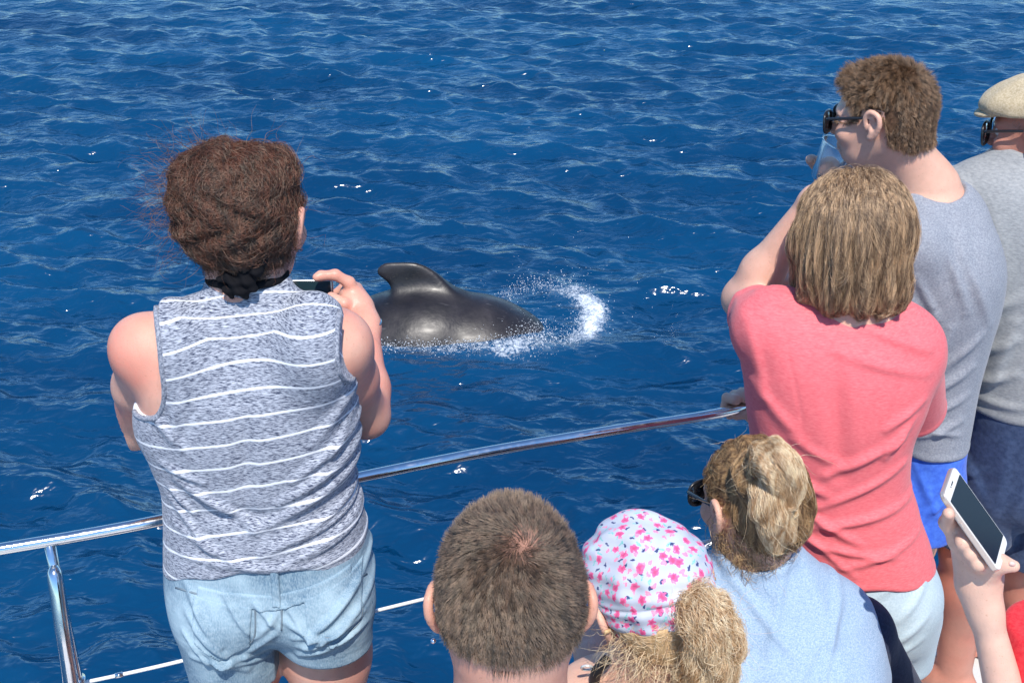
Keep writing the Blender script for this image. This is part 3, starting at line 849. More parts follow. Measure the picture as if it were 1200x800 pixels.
def build_striped_woman():
    Y = 1.80
    base = P(300, 720, Y); root = thing('person', 'woman in grey and white striped tank top and denim shorts filming at the rail', 'person', (base[0], base[1], 0))
    rows = [(250, 334, 312, Y + .01, .050), (244, 339, 330, Y + .005, .050), (236, 346, 346, Y, .054), (206, 372, 358, Y, .066), (184, 390, 376, Y, .078), (166, 404, 404, Y, .096), (160, 414, 445, Y, .118), (158, 420, 490, Y, .122),
            (176, 419, 530, Y, .118), (188, 415, 565, Y, .114), (190, 425, 600, Y, .122), (192, 432, 640, Y, .132), (198, 434, 680, Y, .138), (216, 430, 704, Y, .118), (240, 415, 722, Y - .01, .075)]
    torso = secs(rows, .008)
    skin = Field().loft(torso, .02)
    shL, shR = P(168, 407, Y), P(397, 403, Y)
    skin.ell(shL, A(.039, .044, .039), None, .05); skin.ell(shR, A(.039, .044, .039), None, .05)
    elL, wrL = P(158, 500, 1.97), P(300, 402, 2.16)
    elR, wrR = P(429, 486, 1.93), P(428, 382, 2.10)
    arm(skin, shL, elL, wrL, (.041, .036, .038, .025)); arm(skin, shR, elR, wrR, (.041, .037, .038, .024))
    # shoulder blades and back furrow
    hc = P(292, 259, 1.845); HR = rot(-16, 8, 0)
    neck = P(291, 352, Y + .01)
    skin.add(head_field(hc, HR, 1.0, neck, .053))
    skin.cap(neck - A(0, 0, .02), P(215, 392, Y), .036, .028, .03); skin.cap(neck - A(0, 0, .02), P(367, 390, Y), .036, .028, .03)
    for u, v in ((230, 690), (385, 685)): pass
    hipL, hipR = P(268, 715, Y - .02), P(382, 705, Y - .02)
    kneeL, kneeR = A(hipL[0] + .0, Y + .01, .44), A(P(386, 780, Y)[0] - .01, Y + .02, .45)
    leg(skin, hipL, kneeL, A(kneeL[0] - .01, Y, .07), (.073, .054, .054, .037), yaw=8); leg(skin, hipR, kneeR, A(kneeR[0] + .01, Y, .07), (.072, .054, .054, .037), yaw=-8)
    # right hand on the phone: thumb side up, index over the top edge
    g = Field()
    W = lambda u, v, yy: P(u, v, yy)
    g.cap(wrR, W(422, 362, 2.13), .026, .027, .02)
    g.ell(W(413, 352, 2.15), A(.026, .034, .036), None, .02)
    g.chain([W(418, 350, 2.14), W(409, 331, 2.14), W(393, 322, 2.135), W(376, 323, 2.13), W(371, 325, 2.125)], [.014, .0105, .0095, .0085, .0075], .006)    # index across the top
    g.chain([W(424, 352, 2.16), W(418, 338, 2.18), W(404, 336, 2.195), W(394, 343, 2.195)], [.013, .010, .009, .008], .006)
    g.chain([W(420, 360, 2.17), W(412, 352, 2.19), W(400, 352, 2.20), W(391, 356, 2.20)], [.012, .010, .009, .0075], .006)
    g.chain([W(416, 368, 2.17), W(408, 364, 2.19), W(398, 364, 2.20), W(391, 366, 2.20)], [.011, .009, .008, .007], .006)
    g.chain([W(412, 362, 2.12), W(403, 356, 2.11), W(394, 352, 2.115), W(388, 347, 2.12)], [.014, .011, .010, .008], .006)   # thumb on the near face
    hand2 = Field()
    hand_field(hand2, wrL, frame(unit(P(318, 350, 2.17) - wrL), A(-.3, .9, .2)), -1, .95, ((25, 50, 35),) * 4)
    skin.add(g).add(hand2)
    body_chunks = [(P(230, 380, 1.6) * A(1, 0, 0) + A(0, 1.6, 1.365), A(P(380, 300, 1.85)[0], 2.02, 1.70), .003)]
    S = skin
    x0, x1 = P(100, 400, Y)[0], P(480, 400, Y)[0]
    ch = [(A(x0, 1.6, 1.372), A(x1 + .02, 2.02, 1.70), .0036),                 # head and neck
          (A(x0, 1.6, .72), A(P(200, 400, Y)[0], 2.3, 1.372), .005), (A(P(380, 400, Y)[0], 1.6, .72), A(x1 + .02, 2.05, 1.372), .0045),
          (A(P(200, 400, Y)[0], 1.6, .72), A(P(380, 400, Y)[0], 2.0, 1.372), .009),
          (A(P(200, 400, Y)[0], 2.0, 1.0), A(P(380, 400, Y)[0], 2.05, 1.372), .006),
          (A(P(200, 400, Y)[0], 2.05, 1.0), A(x1 + .02, 2.3, 1.45), .0028),
          (A(x0, 1.55, .0), A(x1, 2.1, .72), .0065)]
    solid('body', S, ch, SKIN_PINK, root)
    eyes(hc, HR, root)
    # ---------- tank top
    tor = secs(rows, .0)
    F = Field().loft(tor, .02)
    F.cap(neck + A(0, 0, .05), neck, .049, .057, .02)
    F.ell(P(205, 412, Y - .055), A(.06, .07, .085), None, .05); F.ell(P(370, 405, Y - .055), A(.06, .07, .085), None, .05)
    F.cap(P(236, 378, Y), P(205, 394, Y), .034, .034, .03); F.cap(P(342, 376, Y), P(368, 390, Y), .034, .034, .03)
    fl = [((205, 560), (300, 610), .008, .010), ((195, 590), (250, 640), .006, .009), ((418, 545), (330, 585), .009, .012), ((420, 565), (300, 615), .009, .011), ((425, 595), (310, 640), .008, .010),
          ((415, 520), (345, 560), .007, .010), ((430, 620), (330, 655), .006, .008), ((200, 620), (300, 655), .005, .009), ((170, 480), (215, 520), .006, .012), ((418, 470), (370, 520), .006, .013),
          ((188, 545), (240, 560), .006, .009), ((240, 600), (330, 600), -.006, .014), ((210, 650), (420, 660), .004, .008), ((290, 470), (290, 590), -.007, .02)]
    fl += [((420, 610), (350, 630), .006, .006), ((425, 630), (360, 650), .005, .006), ((195, 575), (225, 600), .006, .007), ((410, 500), (380, 560), .005, .009), ((215, 460), (200, 520), .004, .012)]
    F.post.append(folds(fl, Y - .1, 1.35, .0018))
    cl, cr = P(150, 430, Y), P(424, 425, Y)
    # hem: lower at the back of the left hip, rising to the right
    h0, h1 = P(195, 655, Y), P(432, 640, Y)
    hm = P(320, 674, Y - .13)
    arL = [P(158, 378, Y), P(170, 420, Y), P(158, 452, Y)]
    def cut(p, d):
        zh = sag(p[:, 0], h0, hm, h1) + .0025 * np.sin(p[:, 0] * 70) 
        d = smax(d, zh - p[:, 2], .004)
        # arm holes: big rounded cut-outs
        for s_, pc, rx, rz in ((-1, P(121, 418, Y - .085), .096, .114), (1, P(471, 400, Y - .085), .094, .112)):
            q = p - pc
            g_ = ((np.abs(q[:, 0]) / rx) ** 2.8 + (np.abs(q[:, 2]) / rz) ** 2.8) ** (1 / 2.8) - 1
            g_ = g_ * min(rx, rz)
            d = smax(d, -g_, .005)
        # neck opening
        nk = A(P(291, 331, Y)[0], Y, P(291, 341, Y - .07)[2] + .05)
        q = p - nk
        zl_ = P(291, 343, Y - .06)[2] + .014 * (np.abs(q[:, 0]) / .085) ** 6
        d = d - .0015 * np.exp(-((p[:, 2] - zl_ + .007) / .006) ** 4)
        return smax(d, p[:, 2] - zl_, .003)
    full = Field(F.p); full.post = F.post + [cut]
    stripe = lambda v: (v[:, 2] + .8 * np.clip(v[:, 1] - (Y - .085), 0, .2) * (v[:, 2] > 1.30) - .115 * (v[:, 0] - base[0]) - .006 * np.sin((v[:, 0] - base[0]) * 9 + 1.0) + .0022 * np.sin(v[:, 2] * 60 + v[:, 0] * 20) * (v[:, 2] < 1.15))
    m, nt, b = mat_new('striped_jersey'); g = N(nt); o = g.obj(); st = g.attr('stripe')
    f = g.noise(g.scale(o, (125, 125, 950), 0, (0, .1, 0)), 1, 3, .65)
    c = g.mix(g.ramp(f, [(.38, 0.0), (.50, .55), (.64, 1.0)]), (.025, .035, .075), (.50, .53, .60))
    fr = g.math('FRACT', g.math('MULTIPLY', g.math('ADD', st, -1.318 + 10 * .0405), 1 / .0405))
    band = g.math('LESS_THAN', fr, .095)
    c = g.mix(band, c, (.74, .75, .79))
    c = g.mix(g.attr('trim'), c, g.mix(f, (.14, .16, .22), (.38, .40, .46)))
    g.l(c, b.inputs['Base Color']); b.inputs['Roughness'].default_value = .9; b.inputs['Sheen Weight'].default_value = .1; b.inputs['Specular IOR Level'].default_value = .15
    n1 = g.bump(g.noise(g.scale(o, (60, 60, 900)), 1, 3), .3, .0015); g.l(g.bump(band, .3, .001, n1), b.inputs['Normal'])
    lo, hi = A(x0 + .03, 1.60, P(320, 695, Y)[2]), A(x1 - .02, 1.96, 1.45)
    solid('tank_top', full, [(lo, hi, .0036)], m, root, {'stripe': stripe, 'trim': lambda v: np.zeros(len(v))})
    # piping round neck and arm holes = thin band where the cut runs
    def ring(f_surface, centre, rx, rz, dz, ang, rad=.0042):
        pts = []
        for t in ang:
            c_, s_ = math.cos(t), math.sin(t); k_ = (abs(c_) ** 2.8 + abs(s_) ** 2.8) ** (-1 / 2.8); x, z = centre[0] + rx * c_ * k_, centre[2] + rz * s_ * k_
            ys = np.linspace(Y - .2, Y, 120); q = np.stack([np.full(120, x), ys, np.full(120, z)], 1); d = F(q)
            k = np.argmax(d < .0); 
            if d[k] < 0: pts.append(A(x, ys[k] + .001, z))
        return pts
    for pc, rx, rz, ang in ((P(121, 418, Y - .085), .096, .114, np.linspace(1.15, -1.35, 60)), (P(471, 400, Y - .085), .094, .112, np.linspace(math.pi - 1.2, math.pi + 1.35, 60))):
        pts = ring(None, pc, rx, rz, .02, ang)
        if len(pts) > 4:
            V, Fc = tube(pts, .0042, 8); mesh_obj('armhole_binding', V, Fc, mat_trim, root)
    # ---------- denim shorts
    D = Field().loft(secs([(r[0] - 1, r[1] + 1, r[2], r[3], r[4] + .004) if r[2] > 670 else (r[0], r[1], r[2], r[3], r[4]) for r in rows if r[2] > 560], .002), .02)
    D.ell(P(262, 702, Y - .045), A(.080, .090, .078), None, .03); D.ell(P(376, 696, Y - .045), A(.078, .090, .076), None, .03)
    D.cap(hipL + A(.0, -.035, 0), hipL + A(.008, -.022, -.17), .082, .080, .035); D.cap(hipR + A(0, -.035, 0), hipR + A(.004, -.022, -.15), .080, .077, .035)
    fl = [((215, 690), (262, 745), .006, .008), ((220, 715), (275, 765), .007, .008), ((232, 745), (290, 785), .006, .008), ((428, 690), (365, 735), .007, .008), ((430, 715), (360, 752), .007, .008), ((422, 740), (350, 765), .006, .007),
          ((325, 735), (290, 765), .006, .008), ((332, 705), (300, 745), .004, .008), ((335, 720), (380, 740), .006, .008), ((225, 765), (320, 770), .005, .007)]
    fl += [((215, 735), (255, 775), .005, .005), ((240, 760), (310, 782), .005, .005), ((345, 740), (425, 728), .005, .006), ((350, 752), (428, 742), .004, .005), ((262, 690), (300, 740), .004, .006), ((300, 700), (330, 730), .005, .006), ((338, 705), (365, 735), .005, .006)]
    D.post.append(folds(fl, Y - .12, 1.5, .0018))
    def cutD(p, d):
        zl = P(270, 800, Y - .08)[2]; zr = P(385, 764, Y - .08)[2]; mid = P(330, 740, Y)[0]
        z = np.where(p[:, 0] < mid, zl + .10 * (p[:, 0] - mid), zr - .02 * (p[:, 0] - mid))
        return smax(smax(d, z - p[:, 2], .004), p[:, 2] - (sag(p[:, 0], h0, hm, h1) + .06), .004)
    D.post.append(cutD)
    m, nt, b = mat_new('light_denim'); g = N(nt); o = g.obj()
    f = g.noise(g.scale(o, (500, 500, 160)), 1, 2); bl = g.noise(o, 11, 4, .6)
    c = g.mix(g.ramp(bl, [(.35, 0.0), (.65, 1.0)]), (.09, .17, .25), (.31, .43, .50)); c = g.mix(g.ramp(f, [(.35, 0.0), (.7, .5)]), c, (.42, .52, .58))
    g.l(c, b.inputs['Base Color']); b.inputs['Roughness'].default_value = .92; b.inputs['Specular IOR Level'].default_value = .15
    n1 = g.bump(f, .35, .001); g.l(g.bump(g.noise(g.scale(o, (14, 14, 40)), 1, 3), .5, .006, n1), b.inputs['Normal'])
    lo, hi = A(x0 + .04, 1.60, P(300, 815, Y)[2] - .02), A(x1, 1.99, P(300, 630, Y)[2] + .14)
    shorts = solid('denim_shorts', D, [(lo, hi, .0042)], m, root)
    # sewn-on pieces: pockets, yoke band, belt loop, turned cuffs
    def patch(name, poly_px, off, mm):
        poly = np.array([P(u, v, Y - .11)[[0, 2]] for u, v in poly_px])
        fld = lambda p: np.maximum(np.maximum(D(p) - off, poly_sdf(p[:, [0, 2]], poly)), p[:, 1] - (Y - .02))
        l, h = poly.min(0), poly.max(0)
        v, q = surface(fld, A(l[0] - .01, Y - .2, l[1] - .01), A(h[0] + .01, Y, h[1] + .01), .003)
        return mesh_obj(name, v, q, mm, shorts, base=A(*root.location))
    m2 = m
    patch('back_pocket', [(228, 692), (299, 700), (296, 748), (262, 758), (232, 738)], .0035, m2)
    patch('back_pocket', [(358, 694), (420, 680), (424, 724), (394, 744), (366, 738)], .0035, m2)
    patch('belt_loop', [(318, 662), (328, 662), (332, 700), (322, 701)], .006, m2)
    patch('waistband', [(232, 684), (320, 690), (408, 676), (410, 688), (322, 705), (232, 697)], .0032, m2)
    th = mat_plain('seam_thread', (.17, .22, .26), .8)
    def seam(px):
        out = []
        for u, v in curve_pts([(a, b_, 0) for a, b_ in px], 6)[:, :2]:
            ys = np.linspace(1.6, Y, 200); q = np.array([P(u, v, yy) for yy in ys]); d = D(q); k = np.argmax(d < 0)
            if d[k] < 0: out.append(q[k] + A(0, -.0008, .0004))
        if len(out) > 2:
            V, Fc = tube(out, .0017, 6); mesh_obj('seam', V, Fc, th, shorts, base=A(*root.location))
    seam([(325, 690), (330, 715), (330, 738)]); seam([(206, 688), (262, 703), (325, 704)]); seam([(325, 704), (380, 690), (430, 672)])
    seam([(230, 697), (231, 740), (263, 760), (296, 750), (299, 703)]); seam([(232, 701), (264, 707), (299, 706)]); seam([(360, 698), (367, 738), (394, 746), (423, 725), (420, 684)]); seam([(360, 702), (390, 698), (420, 688)])
    for zc, hx, r in ((P(270, 788, Y)[2], hipL[0] + .004, .097), (P(385, 750, Y)[2], hipR[0] + .007, .090)): pass
    # ---------- halter tie
    blk = mat_plain('black_jersey', (.006, .006, .008), .85, bump=.5, bs=60, spec=.12)
    nk = P(291, 330, Y + .012)
    V, Fc = tube([nk + rot(0, 6) @ A(.057 * math.cos(t), .060 * math.sin(t) - .004, .010 + .002 * math.sin(5 * t)) for t in np.linspace(0, 6.283, 40, endpoint=False)], .0065, 10, True)
    halter = mesh_obj('halter_strap', V, Fc, blk, root)
    kn = Field(); c0 = P(284, 331, Y - .058)
    kn.ell(c0, A(.024, .018, .020), None, .01); kn.ell(c0 + A(.018, .0, .016), A(.026, .014, .012), rot(0, 0, -35), .01); kn.ell(c0 + A(-.020, .003, .004), A(.020, .012, .012), rot(0, 0, 20), .01)
    kn.ell(c0 + A(-.006, -.002, -.012), A(.024, .012, .014), None, .01); kn.cap(c0 + A(.02, 0, .02), c0 + A(.032, .012, .036), .010, .007, .01)
    kn.post.append(lambda p, d: d + .0025 * np.sin(p[:, 0] * 260 + p[:, 2] * 190) + .0015 * np.sin(p[:, 2] * 420)); kn.off = -.003
    lo, hi = kn.bounds(); v, q = surface(kn, lo - .01, hi + .01, .0025); mesh_obj('halter_knot', v, q, blk, root)
    # ---------- bracelet
    V, Fc = tube([wrR + A(.028 * math.cos(t), .028 * math.sin(t), .008 * math.cos(t)) for t in np.linspace(0, 6.283, 30, endpoint=False)], .0028, 8, True)
    mesh_obj('bracelet', V, Fc, mat_plain('bracelet_silver', (.65, .62, .6), .25, 1.0), root)
    # ---------- hair
    H = Field()
    Wd = lambda x, y, z: hc + HR @ A(x, y, z)
    H.ell(Wd(0, -.015, .022), A(.073, .098, .080), HR, .03)
    H.ell(P(308, 200, 1.85), A(.045, .055, .026), None, .03)
    H.ell(P(268, 235, 1.77), A(.066, .05, .062), None, .04)                                   # the gathered knot at the back
    H.ell(P(246, 232, 1.82), A(.034, .05, .048), None, .04); H.ell(P(236, 262, 1.81), A(.026, .04, .026), None, .03)
    H.ell(P(250, 208, 1.84), A(.030, .05, .034), None, .04)
    H.ell(P(285, 275, 1.785), A(.054, .045, .036), None, .04); H.ell(P(292, 298, 1.80), A(.042, .032, .026), None, .03)
    def crop(p, d):
        q = (p - hc) @ HR
        return smax(d, (q[:, 1] - .045) + .35 * q[:, 2] * 0 - .4 * np.maximum(q[:, 2] - .06, 0) + np.maximum(0, .8 * (-.0 - q[:, 2])), .01)
    H.post.append(lambda p, d: d + .006 * np.sin(p[:, 0] * 90 + 2 * np.sin(p[:, 2] * 60)) * np.sin(p[:, 2] * 85 + 1) )
    H.post.append(crop)
    ear_ = Wd(.088, .006, -.006)
    H.post.append(lambda p, d: smax(d, .027 - np.linalg.norm(p - ear_, axis=1), .006))
    hm_ = mat_hairbase('hair_dark_brown', (.010, .004, .003), (.05, .018, .010), (90, 90, 60))
    o_, v, q = mass('hair', H, .005, hm_, root)
    cc = P(268, 238, 1.72)
    def flow(p):
        d = cc - p; t = np.stack([-d[:, 2], np.zeros(len(p)), d[:, 0]], 1)
        return d / (np.linalg.norm(d, axis=1)[:, None] + .02) + 1.0 * t / (np.linalg.norm(t, axis=1)[:, None] + .02)
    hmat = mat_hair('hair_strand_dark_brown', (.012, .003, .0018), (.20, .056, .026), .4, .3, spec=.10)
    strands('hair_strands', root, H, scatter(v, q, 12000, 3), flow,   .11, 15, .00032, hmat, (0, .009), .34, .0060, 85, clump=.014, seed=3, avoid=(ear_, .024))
    side = lambda c: np.exp(-(((c - P(205, 250, 1.82)) / .05) ** 2).sum(1)) + np.exp(-(((c - P(225, 200, 1.83)) / .05) ** 2).sum(1)) + .05
    strands('hair_flyaways', root, H, scatter(v, q, 300, 5, side), lambda p: (p - hc) * A(8, 0, 4) + A(-.4, 0, -.3), .07, 12, .0003, hmat, (.0, .02), .6, .008, 110, up0=.8, seed=6, avoid=(ear_, .024))
    # short fine hair on the nape
    nap = lambda c: ((c - hc) @ HR)[:, 1] * 0 + np.exp(-(((c - P(290, 305, 1.80)) * A(1, .4, 1) / A(.045, .08, .028)) ** 2).sum(1)) * (c[:, 1] < 1.86)
    bf = head_field(hc, HR, 1.0, neck, .053); lo, hi = bf.bounds(); vb, qb = surface(bf, lo - .01, hi + .01, .007)
    strands('nape_hair', root, bf, scatter(vb, qb, 1300, 7, nap), lambda p: np.tile(A(.0, 0, -1), (len(p), 1)), .035, 6, .00025, hmat, (0, .006), .5, .003, 200, clump=.01, seed=8)
    # ---------- the phone she films with
    ph = thing('phone', 'black phone held sideways by the woman in the striped top', 'phone', tuple(P(357, 340, 2.16)))
    a, b_ = P(318, 327, 2.155), P(394, 327, 2.155); xd = unit(b_ - a); R = frame(np.cross(A(0, 0, 1), xd) * 1.0 + A(0, 0, -.25), A(0, 0, 1)); R = np.stack([xd, unit(A(0, 1, -.1)), unit(np.cross(xd, unit(A(0, 1, -.1))))], 1)
    c = P(345, 349, 2.155)
    blackg = mat_plain('phone_black', (.01, .011, .013), .15, coat=.5)
    rounded('case', c, A(.072, .0045, .036), R, .004, mat_plain('phone_silver', (.42, .43, .45), .3, 1.0), ph)
    rounded('screen', c - R @ A(0, .0045, 0), A(.068, .0012, .0335), R, .0008, mat_plain('phone_screen', (.012, .03, .035), .12, coat=.6), ph)
mat_trim = mat_heather('trim_grey', (.10, .12, .17), (.42, .44, .50), (300, 300, 300))
build_striped_woman()
# ================================================================== more people
def scalp_region(q, s=1.0):
    """> 0 where short hair grows, q in head coordinates"""
    y = q[:, 1] / s; zl = np.interp(y, [-.12, -.06, -.035, -.02, .02, .03, .05, .07, .1], [-.066, -.062, -.042, .018, .030, .0, .030, .062, .075])
    return q[:, 2] / s - zl
def short_hair(root, hc, HR, s, neck, nr, whorl, n, ln, base_a, base_b, mat, seed=1, thick=.006, thin=None, rad=.0003, quiff=None, front_lift=1.0, skin_mix=None, nape=0.0, jit=.2):
    hf = head_field(hc, HR, s, neck, nr)
    def region(l_): return scalp_region(l_, s) - nape * np.clip((-l_[:, 1] / s - .006) / .02, 0, 1)
    Hb = Field(hf.p, thick * .55)
    def crop(p, d):
        l_ = (p - hc) @ HR
        d = smax(d, -(region(l_) * s * .8 - .002), .004)
        return smax(d, np.abs(l_[:, 0]) - (.077 + .03 * (l_[:, 2] > .034 * s)) * s, .003)
    Hb.post.append(crop)
    lo, hi = hf.bounds()
    v, q = surface(Hb, hc - .14 * s, hc + .15 * s, .0045)
    w = hc + HR @ (np.asarray(whorl) * s)
    at = {'thin': np.exp(-(np.linalg.norm(v - w - (HR @ A(0, .012, 0)), axis=1) / (.030 * s)) ** 2)}
    m, nt, b = mat_new('scalp_hair'); g = N(nt); o = g.obj()
    f = g.noise(g.scale(o, (160, 160, 160)), 1, 4, .7)
    c = g.mix(g.ramp(f, [(.3, 0.0), (.7, 1.0)]), base_a, base_b)
    if skin_mix: c = g.mix(g.math('MULTIPLY', g.attr('thin'), skin_mix), c, (.50, .26, .19))
    g.l(c, b.inputs['Base Color']); b.inputs['Roughness'].default_value = .7; b.inputs['Specular IOR Level'].default_value = .2
    mesh_obj('hair', v, q, m, root, attrs=at)
    def mask(c):
        l_ = (c - hc) @ HR; k = ((region(l_) > .003) & (np.abs(l_[:, 0]) < .0755 * s + .02 * (l_[:, 2] > .035 * s))).astype(float)
        if thin: k *= 1 - thin * np.exp(-(np.linalg.norm(c - w - (HR @ A(0, .012, 0)), axis=1) / (.034 * s)) ** 2)
        return k
    roots = scatter(v, q, n, seed, mask)
    ql = (roots - hc) @ HR / s
    L = ln[1] + (ln[0] - ln[1]) * np.clip((ql[:, 2] - .02) / .07, 0, 1)
    if len(ln) > 2: L = L + (ln[2] - ln[0]) * np.clip((ql[:, 1] - .02) / .05, 0, 1) * np.clip((ql[:, 2] - .05) / .04, 0, 1)
    def flow(p):
        d = p - w; d /= np.linalg.norm(d, axis=1)[:, None] + 1e-6
        n_ = (p - hc); n_ /= np.linalg.norm(n_, axis=1)[:, None]
        d = d + .45 * np.cross(n_, d)
        l = (p - hc) @ HR
        if quiff is not None:
            k = np.clip((l[:, 1] + .01) / .06, 0, 1)[:, None] * np.clip((l[:, 2] - .03) / .05, 0, 1)[:, None]
            d = d * (1 - k) + k * (HR @ np.asarray(quiff, float))[None]
        low = np.clip((.02 * s - l[:, 2]) / .05, 0, 1)[:, None]
        d = d * (1 - low) + low * (HR @ A(0, -.1, -1))[None]
        return d
    nseg = 5
    strands('hair_strands', root, Field(hf.p), roots, flow, L, nseg, rad, mat, (.004, thick * 2.6), jit, up0=.36 * front_lift, clump=.006, tip=.4, seed=seed + 1)
    return hf
def standing_rest(f, cx, Y, hipz, half, yaw=0, spread=.1, r=(.088, .06, .058, .04), out=0):
    for q in (-1, 1):
        R = rot(yaw); h = A(cx, Y, hipz) + R @ A(q * spread, 0, 0); k = A(cx, Y, .47) + R @ A(q * (spread + .01), .015, 0); a = A(cx, Y, .075) + R @ A(q * (spread + .02), -.01, 0)
        leg(f, h, k, a, r, yaw=yaw + q * -8)
def seated_rest(f, hip, yaw=0, spread=.10, r=(.085, .06, .055, .04), shin=.42, reach=.42):
    R = rot(yaw)
    for q in (-1, 1):
        h = hip + R @ A(q * spread, 0, 0); k = h + R @ A(q * .05, reach, .02); a = A(k[0], k[1], .075) + R @ A(0, .03, 0)
        leg(f, h, k, a, r, yaw=yaw - q * 6)
def box_chunks(f, vox, zcuts=None, x=None):
    lo, hi = f.bounds(); return [(lo - .01, hi + .01, vox)]
def split_z(f, spec):
    """spec: [(z_top, voxel)...] from the feet up"""
    lo, hi = f.bounds(); lo = lo - .01; hi = hi + .01; out = []; z = lo[2]
    for zt, vx in spec:
        zt = min(zt, hi[2]); out.append((A(lo[0], lo[1], z), A(hi[0], hi[1], zt), vx)); z = zt
    return out
def garment(name, f, vox, mat, parent, cut, extra=None, pad=.0, lo=None, hi=None, attrs=None):
    g = Field(f.p, f.off, f.kx); g.post = list(f.post)
    if extra: g.post.append(extra)
    g.post.append(cut)
    l, h = g.bounds(); l = l - .02; h = h + .02
    if lo is not None: l = np.maximum(l, lo)
    if hi is not None: h = np.minimum(h, hi)
    return solid(name, g, [(l, h, vox)], mat, parent, attrs), g
def plane_cut(pts_normals, k=.004):
    """keep the side the normals point away from"""
    PN = [(np.asarray(a, float), unit(b)) for a, b in pts_normals]
    def cut(p, d):
        for a, n in PN: d = smax(d, (p - a) @ n, k)
        return d
    return cut

# ---------------------------------------------------------------- man with short dark hair, nearest the camera
def build_near_man():
    Y = 1.20; hc = P(598, 708, Y); HR = rot(2, 6, 1); s = 1.01
    root = thing('person', 'man with short dark hair thinning at the crown, seated nearest the camera', 'person', (hc[0], 1.12, .44))
    neck = A(hc[0], Y - .02, hc[2] - .175)
    f = head_field(hc, HR, s, neck, .064)
    cx = hc[0]
    f.loft(Loft([(.42, cx, 1.08, .17, .13), (.55, cx, 1.07, .165, .125), (.75, cx, 1.10, .165, .12), (.92, cx, 1.13, .19, .125), (1.02, cx, 1.15, .19, .11), (1.075, cx, 1.165, .15, .08), (1.11, cx, 1.175, .08, .06)]), .03)
    for q in (-1, 1):
        sh = A(cx + q * .185, 1.15, 1.035); el = A(cx + q * .23, 1.22, .76); wr = A(cx + q * .12, 1.45, .62)
        arm(f, sh, el, wr); hand_field(f, wr, frame(A(-q * .2, 1, -.1), A(0, 0, 1)), -q, 1, ((15, 25, 15),) * 4)
    seated_rest(f, A(cx, 1.10, .50), 0)
    solid('body', f, split_z(f, [(.60, .011), (.98, .009), (1.6, .0036)]), mat_skin('skin_near_man', (.62, .33, .24), (.62, .24, .17), .5, .45), root)
    eyes(hc, HR, root, s)
    t = Field(f.p[:0]); t.p = [q for q in f.p if q[0] == 'l']; t.off = .010
    for q in (-1, 1): t.cap(A(cx + q * .17, 1.15, 1.035), A(cx + q * .215, 1.20, .85), .054, .06, .04)
    garment('t_shirt', t, .006, mat_heather('shirt_charcoal', (.05, .055, .065), (.09, .10, .115)), root, plane_cut([(A(0, 0, .47), A(0, 0, -1)), (A(0, 0, 1.075), A(0, 0, 1))]), folds([], 1.0, 1, .0015))
    sh = Field().cap(A(cx - .09, 1.08, .52), A(cx - .13, 1.42, .53), .095, .085, .03).cap(A(cx + .09, 1.08, .52), A(cx + .13, 1.42, .53), .095, .085, .03)
    garment('shorts', sh, .008, mat_heather('shorts_dark', (.03, .035, .05), (.05, .055, .075)), root, plane_cut([(A(0, 1.42, 0), A(0, 1, 0)), (A(0, 0, .62), A(0, 0, 1))]))
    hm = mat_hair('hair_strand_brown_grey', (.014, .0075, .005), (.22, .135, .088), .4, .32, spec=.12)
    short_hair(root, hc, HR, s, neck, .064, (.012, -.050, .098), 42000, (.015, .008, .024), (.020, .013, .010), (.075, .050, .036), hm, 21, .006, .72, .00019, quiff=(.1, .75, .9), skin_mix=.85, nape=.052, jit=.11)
    # stud in the left ear
    e = hc + HR @ (A(-.083, -.004, -.036) * s); V, F = ball(e + A(-.004, -.006, -.004), .0032); mesh_obj('ear_stud', V, F, mat_plain('stud_steel', (.7, .75, .85), .15, 1.0), root)
    # thin chain with a round pendant seen at the side of his neck
    V, F = tube([neck + rot(0, 18) @ A(.082 * math.cos(t), .075 * math.sin(t) + .0, -.012) for t in np.linspace(0, 6.283, 60, endpoint=False)], .0016, 8, True)
    mesh_obj('neck_chain', V, F, mat_plain('chain_gold', (.75, .52, .26), .25, 1.0), root)
build_near_man()

# ---------------------------------------------------------------- ponytails
def pony(root, pts, rad, n, base_mat, strand_mat, seed, lift=(0, .007), curl=.0, cw=80, length=.08, jit=.25, clump=.014, nseg=9, wisps=200, wl=.07, r=.00031):
    pts = curve_pts(pts, 5); rr = np.interp(np.linspace(0, 1, len(pts)), np.linspace(0, 1, len(rad)), rad)
    f = Field().chain(list(pts), list(rr), .012)
    f.post.append(lambda p, d: d + .003 * np.sin(p[:, 0] * 160 + 3 * np.sin(p[:, 2] * 40)))
    o, v, q = mass('ponytail', f, .0038, base_mat, root)
    T = np.gradient(pts, axis=0); T /= np.linalg.norm(T, axis=1)[:, None]
    def flow(p):
        d = ((p[:, None, :] - pts[None]) ** 2).sum(2); i = d.argmin(1)
        out = p - pts[i]; return T[i] + out * 6
    strands('ponytail_strands', root, f, scatter(v, q, n, seed), flow, length, nseg, r, strand_mat, lift, jit, curl, cw, clump=clump, gravity=.3, seed=seed)
    strands('ponytail_wisps', root, f, scatter(v, q, wisps, seed + 1), flow, wl, 9, r * .8, strand_mat, (0, .03), .6, max(curl, .003), 90, up0=.5, gravity=.6, seed=seed + 2)
    return f
BLOND_BASE = mat_hairbase('hair_blond_base', (.36, .21, .09), (.80, .56, .31), (110, 110, 25))
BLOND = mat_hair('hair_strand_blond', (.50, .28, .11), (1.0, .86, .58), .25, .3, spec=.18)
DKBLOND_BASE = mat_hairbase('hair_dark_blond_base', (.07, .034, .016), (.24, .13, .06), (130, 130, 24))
DKBLOND = mat_hair('hair_strand_dark_blond', (.11, .052, .020), (.76, .48, .22), .3, .3, spec=.13)

